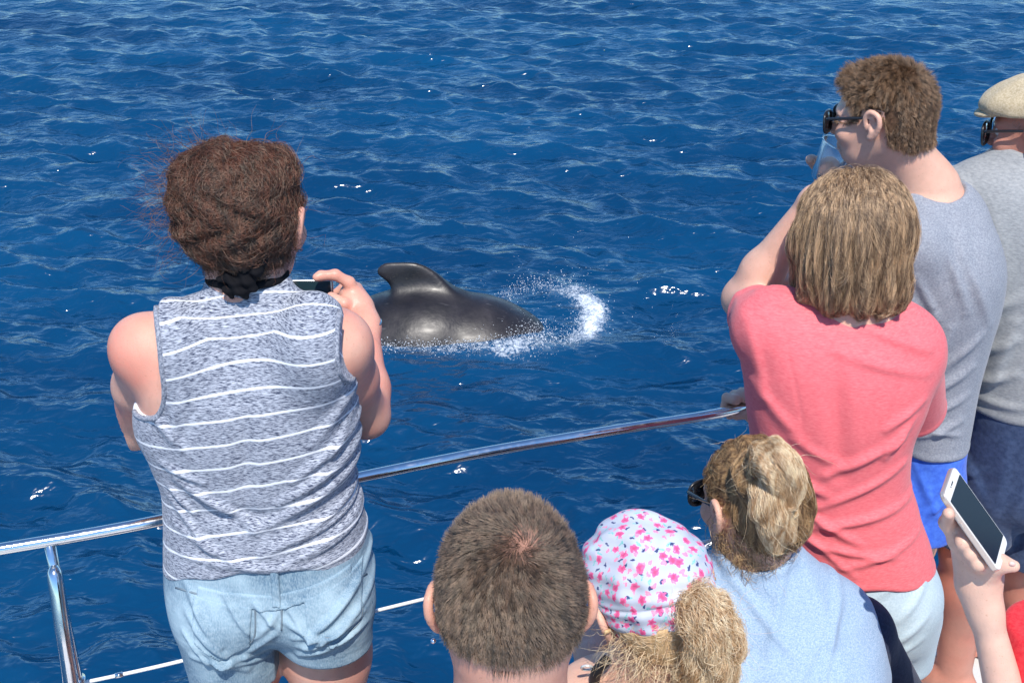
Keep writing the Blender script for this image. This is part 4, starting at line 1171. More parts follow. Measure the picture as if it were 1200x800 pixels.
# ---------------------------------------------------------------- child in the flowered cap
def build_child():
    Y = 1.42; hc = P(764, 700, Y); s = .93; HR = rot(24, 18, -10)
    root = thing('person', 'child with curly blond ponytail in white cap with pink flower print', 'person', (hc[0], 1.40, 0))
    neck = P(752, 792, Y - .01)
    f = head_field(hc, HR, s, neck, .043)
    cx = neck[0]
    f.loft(Loft([(.52, cx, 1.42, .10, .085), (.62, cx, 1.42, .125, .095), (.74, cx, 1.42, .112, .085), (.86, cx, 1.42, .125, .09), (.93, cx, 1.42, .135, .085), (.975, cx, 1.42, .11, .065), (1.01, cx, 1.415, .06, .05)]), .025)
    shL, shR = P(702, 835, Y), P(800, 850, Y)
    for q, sh in ((-1, shL), (1, shR)):
        el = A(sh[0] + q * .02, 1.50, .80); wr = A(sh[0] - q * .0, 1.62, .86)
        arm(f, sh, el, wr, (.036, .028, .028, .020)); hand_field(f, wr, frame(A(0, 1, .3), A(0, -.3, 1)), -q, .72, ((20, 35, 20),) * 4)
    f.cap(neck, shL, .032, .030, .03); f.cap(neck, shR, .032, .030, .03)
    for q in (-1, 1): leg(f, A(cx + q * .06, 1.42, .56), A(cx + q * .065, 1.43, .31), A(cx + q * .07, 1.41, .06), (.062, .042, .040, .028))
    solid('body', f, split_z(f, [(.80, .009), (1.4, .0032)]), SKIN_FAIR, root)
    eyes(hc, HR, root, s)
    blk = mat_plain('black_swimwear', (.012, .012, .015), .6, bump=.2)
    sw = Field([q for q in f.p if q[0] == 'l'], .006)
    garment('swimsuit', sw, .006, blk, root, plane_cut([(A(0, 0, .55), A(0, 0, -1)), (A(0, 0, .94), A(0, 0, 1))]))
    V, F = tube(curve_pts([P(712, 772, Y - .035), P(700, 785, Y - .035), P(697, 803, Y - .03), P(705, 840, Y - .06)], 8), .0075, 10); st = mesh_obj('shoulder_strap', V, F, blk, root)
    V, F = tube([P(688, 782, Y - .03) + rot(0, 60) @ A(.0075 * math.cos(t), .0075 * math.sin(t), 0) for t in np.linspace(0, 6.283, 24, endpoint=False)], .002, 8, True); mesh_obj('strap_ring', V, F, mat_plain('ring_white', (.75, .75, .72), .2, .4), root)
    # ---- cap
    cf = Field().ell(hc + HR @ (A(0, -.010, .030) * s), A(.0885, .106, .096) * s, HR, .02)
    cf.ell(hc + HR @ (A(.0, .01, .092) * s), A(.035, .045, .034) * s, HR, .03)
    cf.ell(hc + HR @ (A(-.045, .02, .075) * s), A(.03, .04, .03) * s, HR, .03)
    def pos(p): return (p - hc) @ HR / s
    def capcut(p, d):
        q = pos(p)
        d = d - .0022 * np.sin(q[:, 0] * 85 + 3 * np.sin(q[:, 1] * 40)) * np.sin(q[:, 2] * 60 + 1) - .0012 * np.sin(q[:, 2] * 240 + q[:, 0] * 60)
        # panel seam across the back of the head, and the stitched band
        z1 = .030 + .08 * np.maximum(-q[:, 1] - .02, 0) * 0
        d = d + .0032 * np.exp(-((q[:, 2] - z1) / .0028) ** 2) * (q[:, 1] < .03)
        d = d + .002 * np.exp(-((q[:, 2] + .012) / .0022) ** 2)
        edge = -.030 + .10 * np.clip(q[:, 1], 0, .1) * 2.6 + .004 * np.sin(q[:, 0] * 60)
        d = smax(d, (edge - q[:, 2]) * s, .003)
        return d
    cf.post.append(capcut)
    v, q = surface(cf, hc - .13, hc + .14, .0024)
    l = pos(v); back = unit(A(.0, -.75, .66)); e1 = A(1, 0, 0); e2 = np.cross(back, e1); dn = l - A(0, -.01, .03); dn /= np.linalg.norm(dn, axis=1)[:, None]
    th = np.arccos(np.clip(dn @ back, -1, 1)); ph = np.arctan2(dn @ e2, dn @ e1)
    m, nt, b = mat_new('flower_print'); g = N(nt); o = g.obj()
    cmb = g.n('ShaderNodeCombineXYZ'); g.l(g.attr('mu'), cmb.inputs[0]); g.l(g.attr('mv'), cmb.inputs[1])
    base = g.mix(g.ramp(g.noise(cmb.outputs[0], 2.5, 3), [(.35, 0.0), (.7, .8)]), (.50, .54, .62), (.44, .48, .60))
    base = g.mix(g.ramp(g.noise(g.scale(cmb.outputs[0], (1, 1, 1)), 5.2, 2), [(.62, 0.0), (.72, .6)]), base, (.86, .55, .62))
    base = g.mix(g.ramp(g.noise(g.scale(cmb.outputs[0], (1.3, 1, 1)), 4.1, 2), [(.64, 0.0), (.73, .55)]), base, (.42, .70, .74))
    def layer(base, sc, off, rad, petals, col_a, col_b, gate, elong=1.0, centre=None):
        wz = g.n('ShaderNodeTexNoise'); g.l(cmb.outputs[0], wz.inputs['Vector']); wz.inputs['Scale'].default_value = 22; wa = g.n('ShaderNodeVectorMath', operation='MULTIPLY_ADD'); g.l(wz.outputs['Color'], wa.inputs[0]); wa.inputs[1].default_value = (.085, .085, 0); g.l(cmb.outputs[0], wa.inputs[2])
        mp = g.n('ShaderNodeMapping'); g.l(wa.outputs[0], mp.inputs[0]); mp.inputs['Location'].default_value = (off, off * .7, 0)
        vo = g.n('ShaderNodeTexVoronoi', voronoi_dimensions='2D'); g.l(mp.outputs[0], vo.inputs['Vector']); vo.inputs['Scale'].default_value = sc; vo.inputs['Randomness'].default_value = .85
        sub = g.n('ShaderNodeVectorMath', operation='SUBTRACT'); g.l(mp.outputs[0], sub.inputs[0]); g.l(vo.outputs['Position'], sub.inputs[1])
        sx = g.n('ShaderNodeSeparateXYZ'); g.l(sub.outputs[0], sx.inputs[0])
        cs = g.n('ShaderNodeSeparateColor'); g.l(vo.outputs['Color'], cs.inputs[0])
        ang = g.math('MULTIPLY', cs.outputs[1], 6.28)
        ca, sa = g.math('COSINE', ang), g.math('SINE', ang)
        x = g.math('ADD', g.math('MULTIPLY', sx.outputs[0], ca), g.math('MULTIPLY', sx.outputs[1], sa))
        y = g.math('SUBTRACT', g.math('MULTIPLY', sx.outputs[1], ca), g.math('MULTIPLY', sx.outputs[0], sa))
        y = g.math('MULTIPLY', y, elong)
        r = g.math('SQRT', g.math('ADD', g.math('MULTIPLY', x, x), g.math('MULTIPLY', y, y)))
        a = g.math('ARCTAN2', y, x)
        pet = g.math('MULTIPLY', g.math('ADD', g.math('MULTIPLY', g.math('COSINE', g.math('MULTIPLY', a, petals)), .15), .88), rad)
        inside = g.math('MULTIPLY', g.math('LESS_THAN', r, pet), g.math('GREATER_THAN', cs.outputs[0], gate))
        c = g.mix(g.ramp(g.math('DIVIDE', r, rad), [(.2, 0.0), (.8, 1.0)]), col_a, col_b)
        return g.mix(g.math('MULTIPLY', inside, .95), base, c)
    base = layer(base, 5.5, 2.3, .045, 2, (.30, .55, .55), (.15, .50, .48), .45, 2.2)
    base = layer(base, 5.0, 7.7, .05, 1, (.02, .03, .12), (.05, .07, .20), .45, 2.3)
    base = layer(base, 6.5, 12.1, .046, 3, (.85, .30, .42), (.85, .22, .38), .35, 1.5)
    base = layer(base, 3.9, 0.4, .078, 5, (.58, .06, .18), (.82, .14, .34), .05, 1.25)
    g.l(base, b.inputs['Base Color']); b.inputs['Roughness'].default_value = .85; b.inputs['Specular IOR Level'].default_value = .2
    g.l(g.bump(g.noise(o, 900, 2), .2, .0008), b.inputs['Normal'])
    cap = mesh_obj('flower_cap', v, q, m, root, attrs={'mu': th * np.cos(ph), 'mv': th * np.sin(ph)})
    # ---- hair below the cap, wisps round the ear, curly ponytail to the right
    hb = Field(head_field(hc, HR, s, neck, .043).p, .004)
    hb.post.append(lambda p, d: smax(smax(d, (pos(p)[:, 2] - .0) * s, .004), -(scalp_region(pos(p)) + .012), .004))
    v, q = surface(hb, hc - .13, hc + .1, .0045); mesh_obj('hair', v, q, BLOND_BASE, root)
    hf = head_field(hc, HR, s, neck, .043)
    tgt = hc + HR @ (A(.03, -.11, -.03) * s)
    strands('hair_strands', root, hf, scatter(v, q, 2600, 4), lambda p: (tgt - p) * 14 + A(0, 0, -.05), .035, 7, .00026, BLOND, (.001, .005), .35, .002, 120, clump=.01, seed=31)
    mk = lambda c: np.exp(-(((c - P(735, 775, Y - .05)) / .035) ** 2).sum(1)) + .02
    strands('loose_wisps', root, hf, scatter(v, q, 260, 5, mk), lambda p: np.tile(A(-.35, -.2, -.9), (len(p), 1)), .07, 9, .00028, BLOND, (.004, .02), .6, .006, 90, up0=.3, seed=33)
    pony(root, [P(806, 716, Y - .085), P(820, 714, Y - .10), P(832, 732, Y - .105), P(836, 760, Y - .10), P(828, 790, Y - .09), P(824, 830, Y - .08)], (.011, .016, .020, .021, .022, .018), 6500, BLOND_BASE, BLOND, 41, (0, .012), .0055, 80, .10, .20, .012, wisps=200)
build_child()

# ---------------------------------------------------------------- blond girl in the light blue shirt
def build_blue_girl():
    Y = 1.66; s = .86; hc = P(884, 590, Y); HR = rot(29, 8, 2)
    root = thing('person', 'girl with messy blond ponytail and sunglasses in pale blue shirt with navy sleeves', 'person', (P(905, 800, 1.4)[0], 1.30, .44))
    neck = P(881, 656, Y - .01)
    rows = [(852, 918, 650, Y - .01, .048), (836, 940, 664, Y - .015, .062), (816, 968, 686, Y - .02, .085), (802, 1000, 716, Y - .03, .10), (794, 1024, 748, Y - .05, .115), (790, 1032, 800, Y - .09, .12), (800, 1030, 870, Y - .15, .12)]
    L = [sec(*r, off=.008 if i < 2 else .020) for i, r in enumerate(rows)]; bx = L[-1][1]
    L += [(.62, bx, 1.36, .135, .12), (.50, bx, 1.30, .165, .14), (.42, bx, 1.28, .15, .13)]
    T = Loft(L)
    f = Field().loft(T, .02); f.add(head_field(hc, HR, s, neck, .048))
    shR = P(1000, 742, Y - .01); elR = P(1062, 850, 1.74); wrR = P(1000, 830, 2.0)
    shL = P(812, 742, Y - .01); elL = P(770, 850, 1.74); wrL = P(830, 830, 2.0)
    arm(f, shR, elR, wrR, (.040, .038, .038, .025)); arm(f, shL, elL, wrL, (.040, .038, .038, .025))
    for q, w in ((-1, wrL), (1, wrR)): hand_field(f, w, frame(A(0, 1, 0), A(0, 0, 1)), -q, .9, ((30, 50, 30),) * 4)
    seated_rest(f, A(bx, 1.30, .50), 0, .09)
    solid('body', f, split_z(f, [(.60, .011), (1.0, .010), (1.5, .0034)]), SKIN_FAIR, root)
    eyes(hc, HR, root, s)
    # shirt: body panel and navy raglan sleeves
    S = Field().loft(Loft([sec(*r) for r in rows] + [(.62, bx, 1.36, .148, .135), (.50, bx, 1.30, .172, .15), (.42, bx, 1.28, .165, .145)]), .02)
    S.cap(neck + A(0, 0, .03), neck - A(0, 0, .03), .052, .068, .03)
    S.cap(P(905, 662, Y - .01), P(980, 722, Y - .02), .035, .05, .05)
    S.cap(P(978, 728, Y - .02), P(1008, 790, Y - .05), .045, .045, .05)
    fl = [((845, 665), (900, 690), .004, .012), ((860, 720), (950, 735), -.004, .03), ((990, 735), (900, 790), .005, .016), ((880, 680), (880, 800), -.006, .03), ((960, 700), (985, 780), .004, .014), ((820, 740), (870, 790), .004, .015)]
    shirt = mat_heather('shirt_pale_blue', (.20, .30, .44), (.40, .50, .62), (420, 420, 520), contrast=(.3, .7), blotch=.06)
    nk = P(884, 638, Y - .01)
    def cut(p, d):
        d = smax(d, .47 - p[:, 2], .004)
        q = p - nk; g_ = (np.sqrt((q[:, 0] / .058) ** 2 + (q[:, 1] / .066) ** 2 + ((q[:, 2] - .012) / .040) ** 2) - 1) * .05
        d = d - .0025 * np.exp(-((g_ - .007) / .006) ** 4)
        return smax(d, -g_, .003)
    garment('shirt', S, .0042, shirt, root, cut, folds(fl + [((860, 700), (940, 770), .004, .010), ((930, 690), (900, 760), .004, .009), ((1000, 720), (950, 790), .005, .009), ((840, 690), (850, 790), .004, .010)], Y - .12, 1.5, .0022))
    navy = mat_heather('shirt_navy', (.012, .018, .045), (.025, .035, .075), (180, 180, 260))
    for nm, a, e, sg in (('sleeve', shR, elR, 1), ('sleeve', shL, elL, -1)):
        Q = Field().cap(a + A(-sg * .050, .018, .018), a + A(sg * .004, .008, -.006), .050, .060, .03).cap(a + A(sg * .004, .008, -.006), e, .060, .058, .02)
        Q.post.append(folds([], Y, 1, .0015))
        garment(nm, Q, .0045, navy, root, plane_cut([(a + (e - a) * .92, e - a)]))
    jeans = Field()
    for q in (-1, 1): jeans.cap(A(bx + q * .09, 1.29, .52), A(bx + q * .14, 1.70, .53), .098, .085, .03)
    garment('shorts', jeans, .009, mat_heather('shorts_navy', (.02, .03, .06), (.04, .05, .09)), root, plane_cut([(A(0, 1.62, 0), A(0, 1, 0)), (A(0, 0, .60), A(0, 0, 1))]))
    # hair swept back to a loose tie
    tie = P(890, 556, Y - .068)
    H = Field(); W = lambda x, y, z: hc + HR @ (A(x, y, z) * s)
    H.ell(W(0, -.008, .030), A(.080, .100, .090) * s, HR, .02); H.ell(W(0, -.045, -.012), A(.064, .060, .066) * s, HR, .03)
    H.ell(tie, A(.034, .032, .032), None, .03)
    H.post.append(lambda p, d: smax(smax(d, -((scalp_region((p - hc) @ HR, s) + .006) * s * .8), .006), np.abs(((p - hc) @ HR)[:, 0]) - (.077 + .03 * (((p - hc) @ HR)[:, 2] > .034)) * s, .003) + .0012 * np.sin(p[:, 0] * 210 + p[:, 2] * 120))
    o, v, q = mass('hair', H, .004, DKBLOND_BASE, root)
    tt = tie + A(.0, .0, .0)
    strands('hair_strands', root, H, scatter(v, q, 13000, 5), lambda p: (tt - p) / (np.linalg.norm(tt - p, axis=1)[:, None] + .015),   .085, 9, .00025, DKBLOND, (0, .006), .13, .0006, 60, clump=.009, seed=51)
    strands('hair_flyaways', root, H, scatter(v, q, 110, 6), lambda p: (p - hc) * 2 + (tt - p) * 8, .045, 9, .00018, BLOND, (0, .015), .4, .003, 70, up0=.35, seed=52)
    pony(root, [tie, P(900, 540, Y - .10), P(913, 546, Y - .11), P(920, 568, Y - .105), P(915, 592, Y - .095)], (.012, .015, .018, .017, .008), 7500, BLOND_BASE, BLOND, 55, (0, .010), .0014, 50, .10, .18, .010, wisps=24)
    pony(root, [tie + A(.004, 0, -.01), P(898, 574, Y - .105), P(904, 598, Y - .11), P(910, 618, Y - .10), P(909, 632, Y - .09)], (.010, .013, .015, .012, .005), 6000, BLOND_BASE, BLOND, 58, (0, .010), .0014, 50, .11, .15, .009, wisps=20)
    nap = lambda c: np.exp(-(((c - P(875, 640, Y - .04)) / .035) ** 2).sum(1))
    hf = head_field(hc, HR, s, neck, .048); lo, hi = hf.bounds(); vb, qb = surface(hf, lo - .01, hi + .01, .007)
    strands('nape_hair', root, hf, scatter(vb, qb, 420, 7, nap), lambda p: np.tile(A(.1, -.1, -1), (len(p), 1)), .05, 8, .00028, DKBLOND, (0, .01), .5, .004, 90, clump=.012, seed=59)
    glasses(root, hc, HR, s, (.01, .01, .012), dark=True)
def glasses(root, hc, HR, s, col, dark=True, w=.072):
    fr = mat_plain('spectacle_frame', col, .3, coat=.4)
    W = lambda x, y, z: hc + HR @ (A(x, y, z) * s)
    gl = mat_plain('dark_lens', (.008, .008, .010), .08, coat=.5)
    if not dark:
        gl, nt, b = mat_new('clear_lens'); b.inputs['Base Color'].default_value = (.9, .93, .95, 1); b.inputs['Transmission Weight'].default_value = 1.0; b.inputs['Roughness'].default_value = .02; b.inputs['IOR'].default_value = 1.15
    gls = link(bpy.data.objects.new('sunglasses' if dark else 'spectacles', None), root); gls.location = (0, 0, 0)
    parts = []
    base = A(*root.location)
    def add(nm, V, F, m): mesh_obj(nm, V, F, m, gls, base=base)
    V, F = tube(curve_pts([W(-.078, -.012, -.002), W(-.081, .012, .010), W(-.078, .055, .008), W(-w, .098, .004)], 6), .0032 * s, 8); add('temple', V, F, fr)
    V, F = tube(curve_pts([W(.078, -.012, -.002), W(.081, .012, .010), W(.078, .055, .008), W(w, .098, .004)], 6), .0032 * s, 8); add('temple', V, F, fr)
    for q in (-1, 1):
        pts = []
        for t in np.linspace(0, 6.283, 28, endpoint=False):
            c_, s_ = math.cos(t), math.sin(t); x = q * .036 + .029 * np.sign(c_) * abs(c_) ** .7; z = -.008 + .023 * np.sign(s_) * abs(s_) ** .7
            pts.append(W(x, .108 - .16 * abs(x) ** 1.5 - .0, z))
        V, F = tube(pts, .0030 * s, 8, True); add('rim', V, F, fr)
        c = sum(pts) / len(pts); n = HR @ A(0, .0012, 0)
        V = [p - n for p in pts] + [p + n for p in pts] + [c - n, c + n * 1.5]; k = len(pts)
        F = [(i, (i + 1) % k, k + (i + 1) % k, k + i) for i in range(k)] + [((i + 1) % k, i, 2 * k) for i in range(k)] + [(k + i, k + (i + 1) % k, 2 * k + 1) for i in range(k)]
        add('lens', V, F, gl)
    V, F = tube([W(-.010, .110, .0), W(0, .112, .004), W(.010, .110, .0)], .0026 * s, 8); add('bridge', V, F, fr)
build_blue_girl()
# ---------------------------------------------------------------- woman in the coral t-shirt
def build_coral_woman():
    Y = 2.0; s = .97; hc = P(1000, 283, Y); HR = rot(12, 10, 0)
    hp = P(1020, 720, Y)
    root = thing('person', 'woman with light brown bob in coral red t-shirt and pale shorts, arms raised', 'person', (hp[0], Y, 0))
    neck = P(996, 362, Y)
    rows = [(958, 1034, 345, Y, .050), (930, 1056, 356, Y, .062), (902, 1074, 370, Y, .080), (882, 1090, 392, Y, .100), (874, 1098, 425, Y, .115), (876, 1086, 465, Y, .120), (882, 1068, 510, Y, .116),
            (890, 1064, 550, Y, .112), (903, 1075, 595, Y, .118), (918, 1089, 640, Y, .130), (926, 1094, 675, Y, .136), (936, 1091, 715, Y, .134), (956, 1080, 748, Y, .10)]
    f = Field().loft(secs(rows, .009, .12), .02); f.add(head_field(hc, HR, s, neck, .050))
    shL, shR = P(903, 384, Y), P(1062, 406, Y)
    elL, wrL = P(871, 350, 2.17), P(955, 232, 2.12)
    elR, wrR = P(1070, 485, 2.14), P(950, 336, 2.28)
    f.ell(shL, A(.045, .046, .045), None, .05); f.ell(shR, A(.045, .046, .045), None, .05)
    arm(f, shL, elL, wrL, (.042, .035, .036, .0215)); arm(f, shR, elR, wrR, (.045, .040, .040, .025))
    f.cap(neck, P(930, 378, Y), .042, .030, .05); f.cap(neck, P(1050, 378, Y), .042, .030, .05)
    # left hand shading her eyes
    g = Field()
    hand_field(g, wrL, frame(unit(P(985, 214, 2.27) - P(955, 232, 2.12)), unit(A(-.5, -.3, .75))), -1, .9, ((22, 30, 20),) * 4, wr=.02)
    # right hand: fingers seen beside her hair
    g.ell(P(946, 334, 2.285), A(.036, .022, .024), None, .015)
    g.chain([P(940, 326, 2.285), P(925, 318, 2.29), P(914, 317, 2.295), P(907, 322, 2.29)], [.012, .0095, .0085, .0075], .005)
    g.chain([P(938, 333, 2.285), P(923, 328, 2.275), P(912, 329, 2.27), P(905, 333, 2.27)], [.012, .0098, .0085, .0072], .005)
    g.chain([P(940, 341, 2.285), P(927, 338, 2.27), P(917, 340, 2.265), P(911, 343, 2.27)], [.012, .0092, .008, .007], .005)
    g.chain([P(942, 348, 2.285), P(931, 348, 2.27), P(922, 350, 2.27), P(917, 352, 2.275)], [.011, .0085, .0075, .0065], .005)
    g.chain([P(944, 324, 2.29), P(934, 312, 2.30), P(924, 308, 2.31), P(917, 309, 2.31)], [.013, .011, .010, .0085], .006)
    f.add(g)
    hipL, hipR = P(970, 725, Y - .01), P(1048, 720, Y - .01)
    for h, q in ((hipL, -1), (hipR, 1)):
        leg(f, h, A(h[0] + q * .01, Y + .01, .45), A(h[0] + q * .015, Y, .07), (.078, .054, .053, .036), yaw=-q * 8)
    lo, hi = f.bounds(); zc = P(1000, 366, Y)[2]; xc = P(915, 350, Y)[0]
    ch = [(A(lo[0], 1.7, zc), A(hi[0], 2.04, hi[2] + .01), .0045), (A(lo[0], 2.04, zc - .08), A(hi[0], 2.5, hi[2] + .01), .003), (A(lo[0], 1.7, zc - .08), A(xc, 2.04, zc), .0045),
          (A(xc, 1.7, .62), A(hi[0], 2.04, zc), .010), (A(lo[0], 2.04, .62), A(hi[0], 2.5, zc - .08), .006), (A(lo[0], 1.7, .0), A(hi[0], 2.3, .62), .007)]
    solid('body', f, ch, SKIN_FAIR, root)
    eyes(hc, HR, root, s)
    # t-shirt
    F = Field().loft(secs(rows), .02)
    F.cap(P(935, 376, Y), P(1050, 380, Y), .046, .046, .04)
    F.cap(shL + A(.02, 0, 0), shL, .056, .058, .04); F.cap(shL, shL + (elL - shL) * .8, .054, .050, .03)
    F.cap(shR + A(-.02, 0, .0), shR, .058, .060, .04); F.cap(shR, shR + (elR - shR) * 1.0, .060, .063, .03)
    fl = [((1100, 425), (1020, 395), .007, .012), ((1095, 450), (985, 420), .005, .012), ((905, 380), (960, 368), .004, .010), ((930, 520), (985, 548), .004, .011), ((1060, 520), (970, 560), .007, .012),
          ((1066, 555), (960, 600), .006, .010), ((1080, 600), (950, 625), .006, .010), ((930, 600), (1010, 640), .006, .010), ((1088, 640), (985, 665), .005, .009), ((935, 640), (1050, 655), .005, .009), ((915, 560), (970, 585), .007, .011),
          ((1090, 480), (1040, 505), .006, .010), ((980, 430), (985, 560), -.008, .022), ((890, 470), (940, 520), .005, .014), ((925, 620), (1000, 672), .004, .008), ((1075, 500), (1040, 540), .007, .010), ((885, 400), (900, 480), .005, .013)]
    h0, hm, h1 = P(924, 652, Y), P(1000, 693, Y - .13), P(1094, 655, Y)
    cR, nR = shR + (elR - shR) * .92, unit(elR - shR); cL, nL = shL + (elL - shL) * .50, unit(elL - shL)
    nk = A(neck[0], Y, P(996, 357, Y - .07)[2] + .035)
    def cut(p, d):
        zh = sag(p[:, 0], h0, hm, h1) + .002 * np.sin(p[:, 0] * 60)
        d = d - .0015 * np.exp(-((p[:, 2] - zh - .008) / .007) ** 4)
        d = smax(d, zh - p[:, 2], .004)
        for c_, n_ in ((cR, nR), (cL, nL)):
            e = (p - c_) @ n_; far = np.linalg.norm(p - c_, axis=1) - .12
            e = np.where(far > 0, -1.0, e)
            d = d - .0015 * np.exp(-((e + .009) / .007) ** 4) * (far < 0)
            d = np.where(far > 0, d, smax(d, e, .004))
        for xs, sg in ((shR[0] - .028, 1), (shL[0] + .022, -1)):      # armhole seams
            e = (p[:, 0] - xs) * sg - .25 * (p[:, 2] - shR[2]) ; d = d + .0016 * np.exp(-(e / .0022) ** 2) * (p[:, 2] > shR[2] - .09)
        q = p - nk; g_ = (np.sqrt((q[:, 0] / .082) ** 2 + (q[:, 2] / .040) ** 2 + (np.minimum(q[:, 1], 0) / .30) ** 2) - 1) * .04
        d = d - .002 * np.exp(-((g_ - .008) / .006) ** 4)
        return smax(d, -g_, .003)
    m = mat_heather('jersey_coral', (.72, .115, .135), (.86, .22, .235), (110, 110, 520), contrast=(.25, .8), blotch=.12, bump=.35)
    garment('t_shirt', F, .004, m, root, cut, folds(fl, Y - .12, 1.3, .0016))
    # pale shorts
    D = Field().loft(secs([(r[0] + (2 if r[2] < 670 else -2), r[1] + (-3 if r[2] < 670 else 1), r[2], r[3], r[4] - (.004 if r[2] < 670 else -.004)) for r in rows if r[2] > 590]), .02)
    D.ell(P(972, 706, Y - .045), A(.082, .085, .075), None, .03); D.ell(P(1048, 702, Y - .045), A(.08, .085, .075), None, .03)
    for h, q in ((hipL, -1), (hipR, 1)): D.cap(h, A(h[0] + q * .006, Y, h[2] - .16), .086, .082, .02)
    fs = [((1088, 690), (1050, 720), .005, .009), ((1085, 720), (1040, 750), .006, .009), ((960, 700), (1010, 712), .004, .008), ((1080, 745), (1030, 770), .005, .008), ((1020, 720), (1010, 770), -.006, .012), ((1060, 675), (1020, 700), .003, .008)]
    D.post.append(folds(fs, Y - .12, 1, .0012))
    zt = lambda x: sag(x, h0, hm, h1) + .05
    zb = P(1060, 768, Y)[2]
    garment('shorts', D, .0048, mat_heather('cotton_pale_blue', (.40, .51, .57), (.50, .61, .66), (300, 300, 300), blotch=.08), root, lambda p, d: smax(smax(d, zb + .1 * (1.3 - p[:, 0]) * 0 - p[:, 2], .004), p[:, 2] - zt(p[:, 0]), .004))
    # bob
    H = Field(); hr = [(982, 1018, 216, .030), (962, 1036, 225, .060), (950, 1048, 243, .086), (946, 1050, 268, .098), (941, 1054, 296, .098), (938, 1057, 322, .092), (940, 1054, 344, .078), (952, 1044, 358, .056)]
    H.ell(hc + HR @ (A(0, -.010, .032) * s), A(.086, .104, .092) * s, HR, .03)
    for q in (-1, 1): H.ell(hc + HR @ (A(q * .082, .0, -.005) * s), A(.020, .032, .045), HR, .03)
    H.loft(secs([(l, r, v, Y - .004, ry) for l, r, v, ry in hr]), .01)
    cface = hc + HR @ A(0, .12, -.04)
    def hp_(p, d):
        q = p - hc
        a = np.arctan2(q[:, 0], -q[:, 1])
        d = d + .0052 * np.sin(a * 13 + 2.6 * np.sin(q[:, 2] * 18 + a * 2)) * np.clip(.10 - q[:, 2], 0, .12) / .12 + .0016 * np.sin(a * 41 + q[:, 2] * 30)
        return smax(d, ((p - hc) @ HR)[:, 1] - .055 - .5 * np.maximum(((p - hc) @ HR)[:, 2] - .05, 0), .01)
    H.post.append(hp_)
    o, v, q = mass('hair', H, .004, mat_hairbase('hair_light_brown', (.07, .035, .018), (.34, .20, .10), (150, 150, 16)), root)
    part = hc + HR @ A(0, .03, .13)
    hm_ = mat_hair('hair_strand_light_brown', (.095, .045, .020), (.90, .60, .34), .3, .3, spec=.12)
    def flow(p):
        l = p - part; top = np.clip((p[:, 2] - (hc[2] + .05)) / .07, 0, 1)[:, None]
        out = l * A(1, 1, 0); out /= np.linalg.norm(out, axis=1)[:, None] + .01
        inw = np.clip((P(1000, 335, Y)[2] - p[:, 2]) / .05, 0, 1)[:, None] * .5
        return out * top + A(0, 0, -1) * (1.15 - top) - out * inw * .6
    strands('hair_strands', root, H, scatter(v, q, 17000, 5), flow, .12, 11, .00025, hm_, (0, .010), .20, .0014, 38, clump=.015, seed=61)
    low = lambda c: np.exp(-((c[:, 2] - P(1000, 342, Y)[2]) / .018) ** 2)
    strands('hair_ends', root, H, scatter(v, q, 4200, 6, low), lambda p: A(0, 0, -1) + (p - hc) * A(-1, -1, 0) * 3, .05, 8, .00026, hm_, (0, .009), .40, .002, 60, clump=.013, seed=62)
    rounded('necklace_bead', P(1002, 354, Y - .085), A(.005, .003, .009), rot(0, 0, 15), .0025, mat_plain('bead_green', (.01, .22, .16), .3), root)
build_coral_woman()

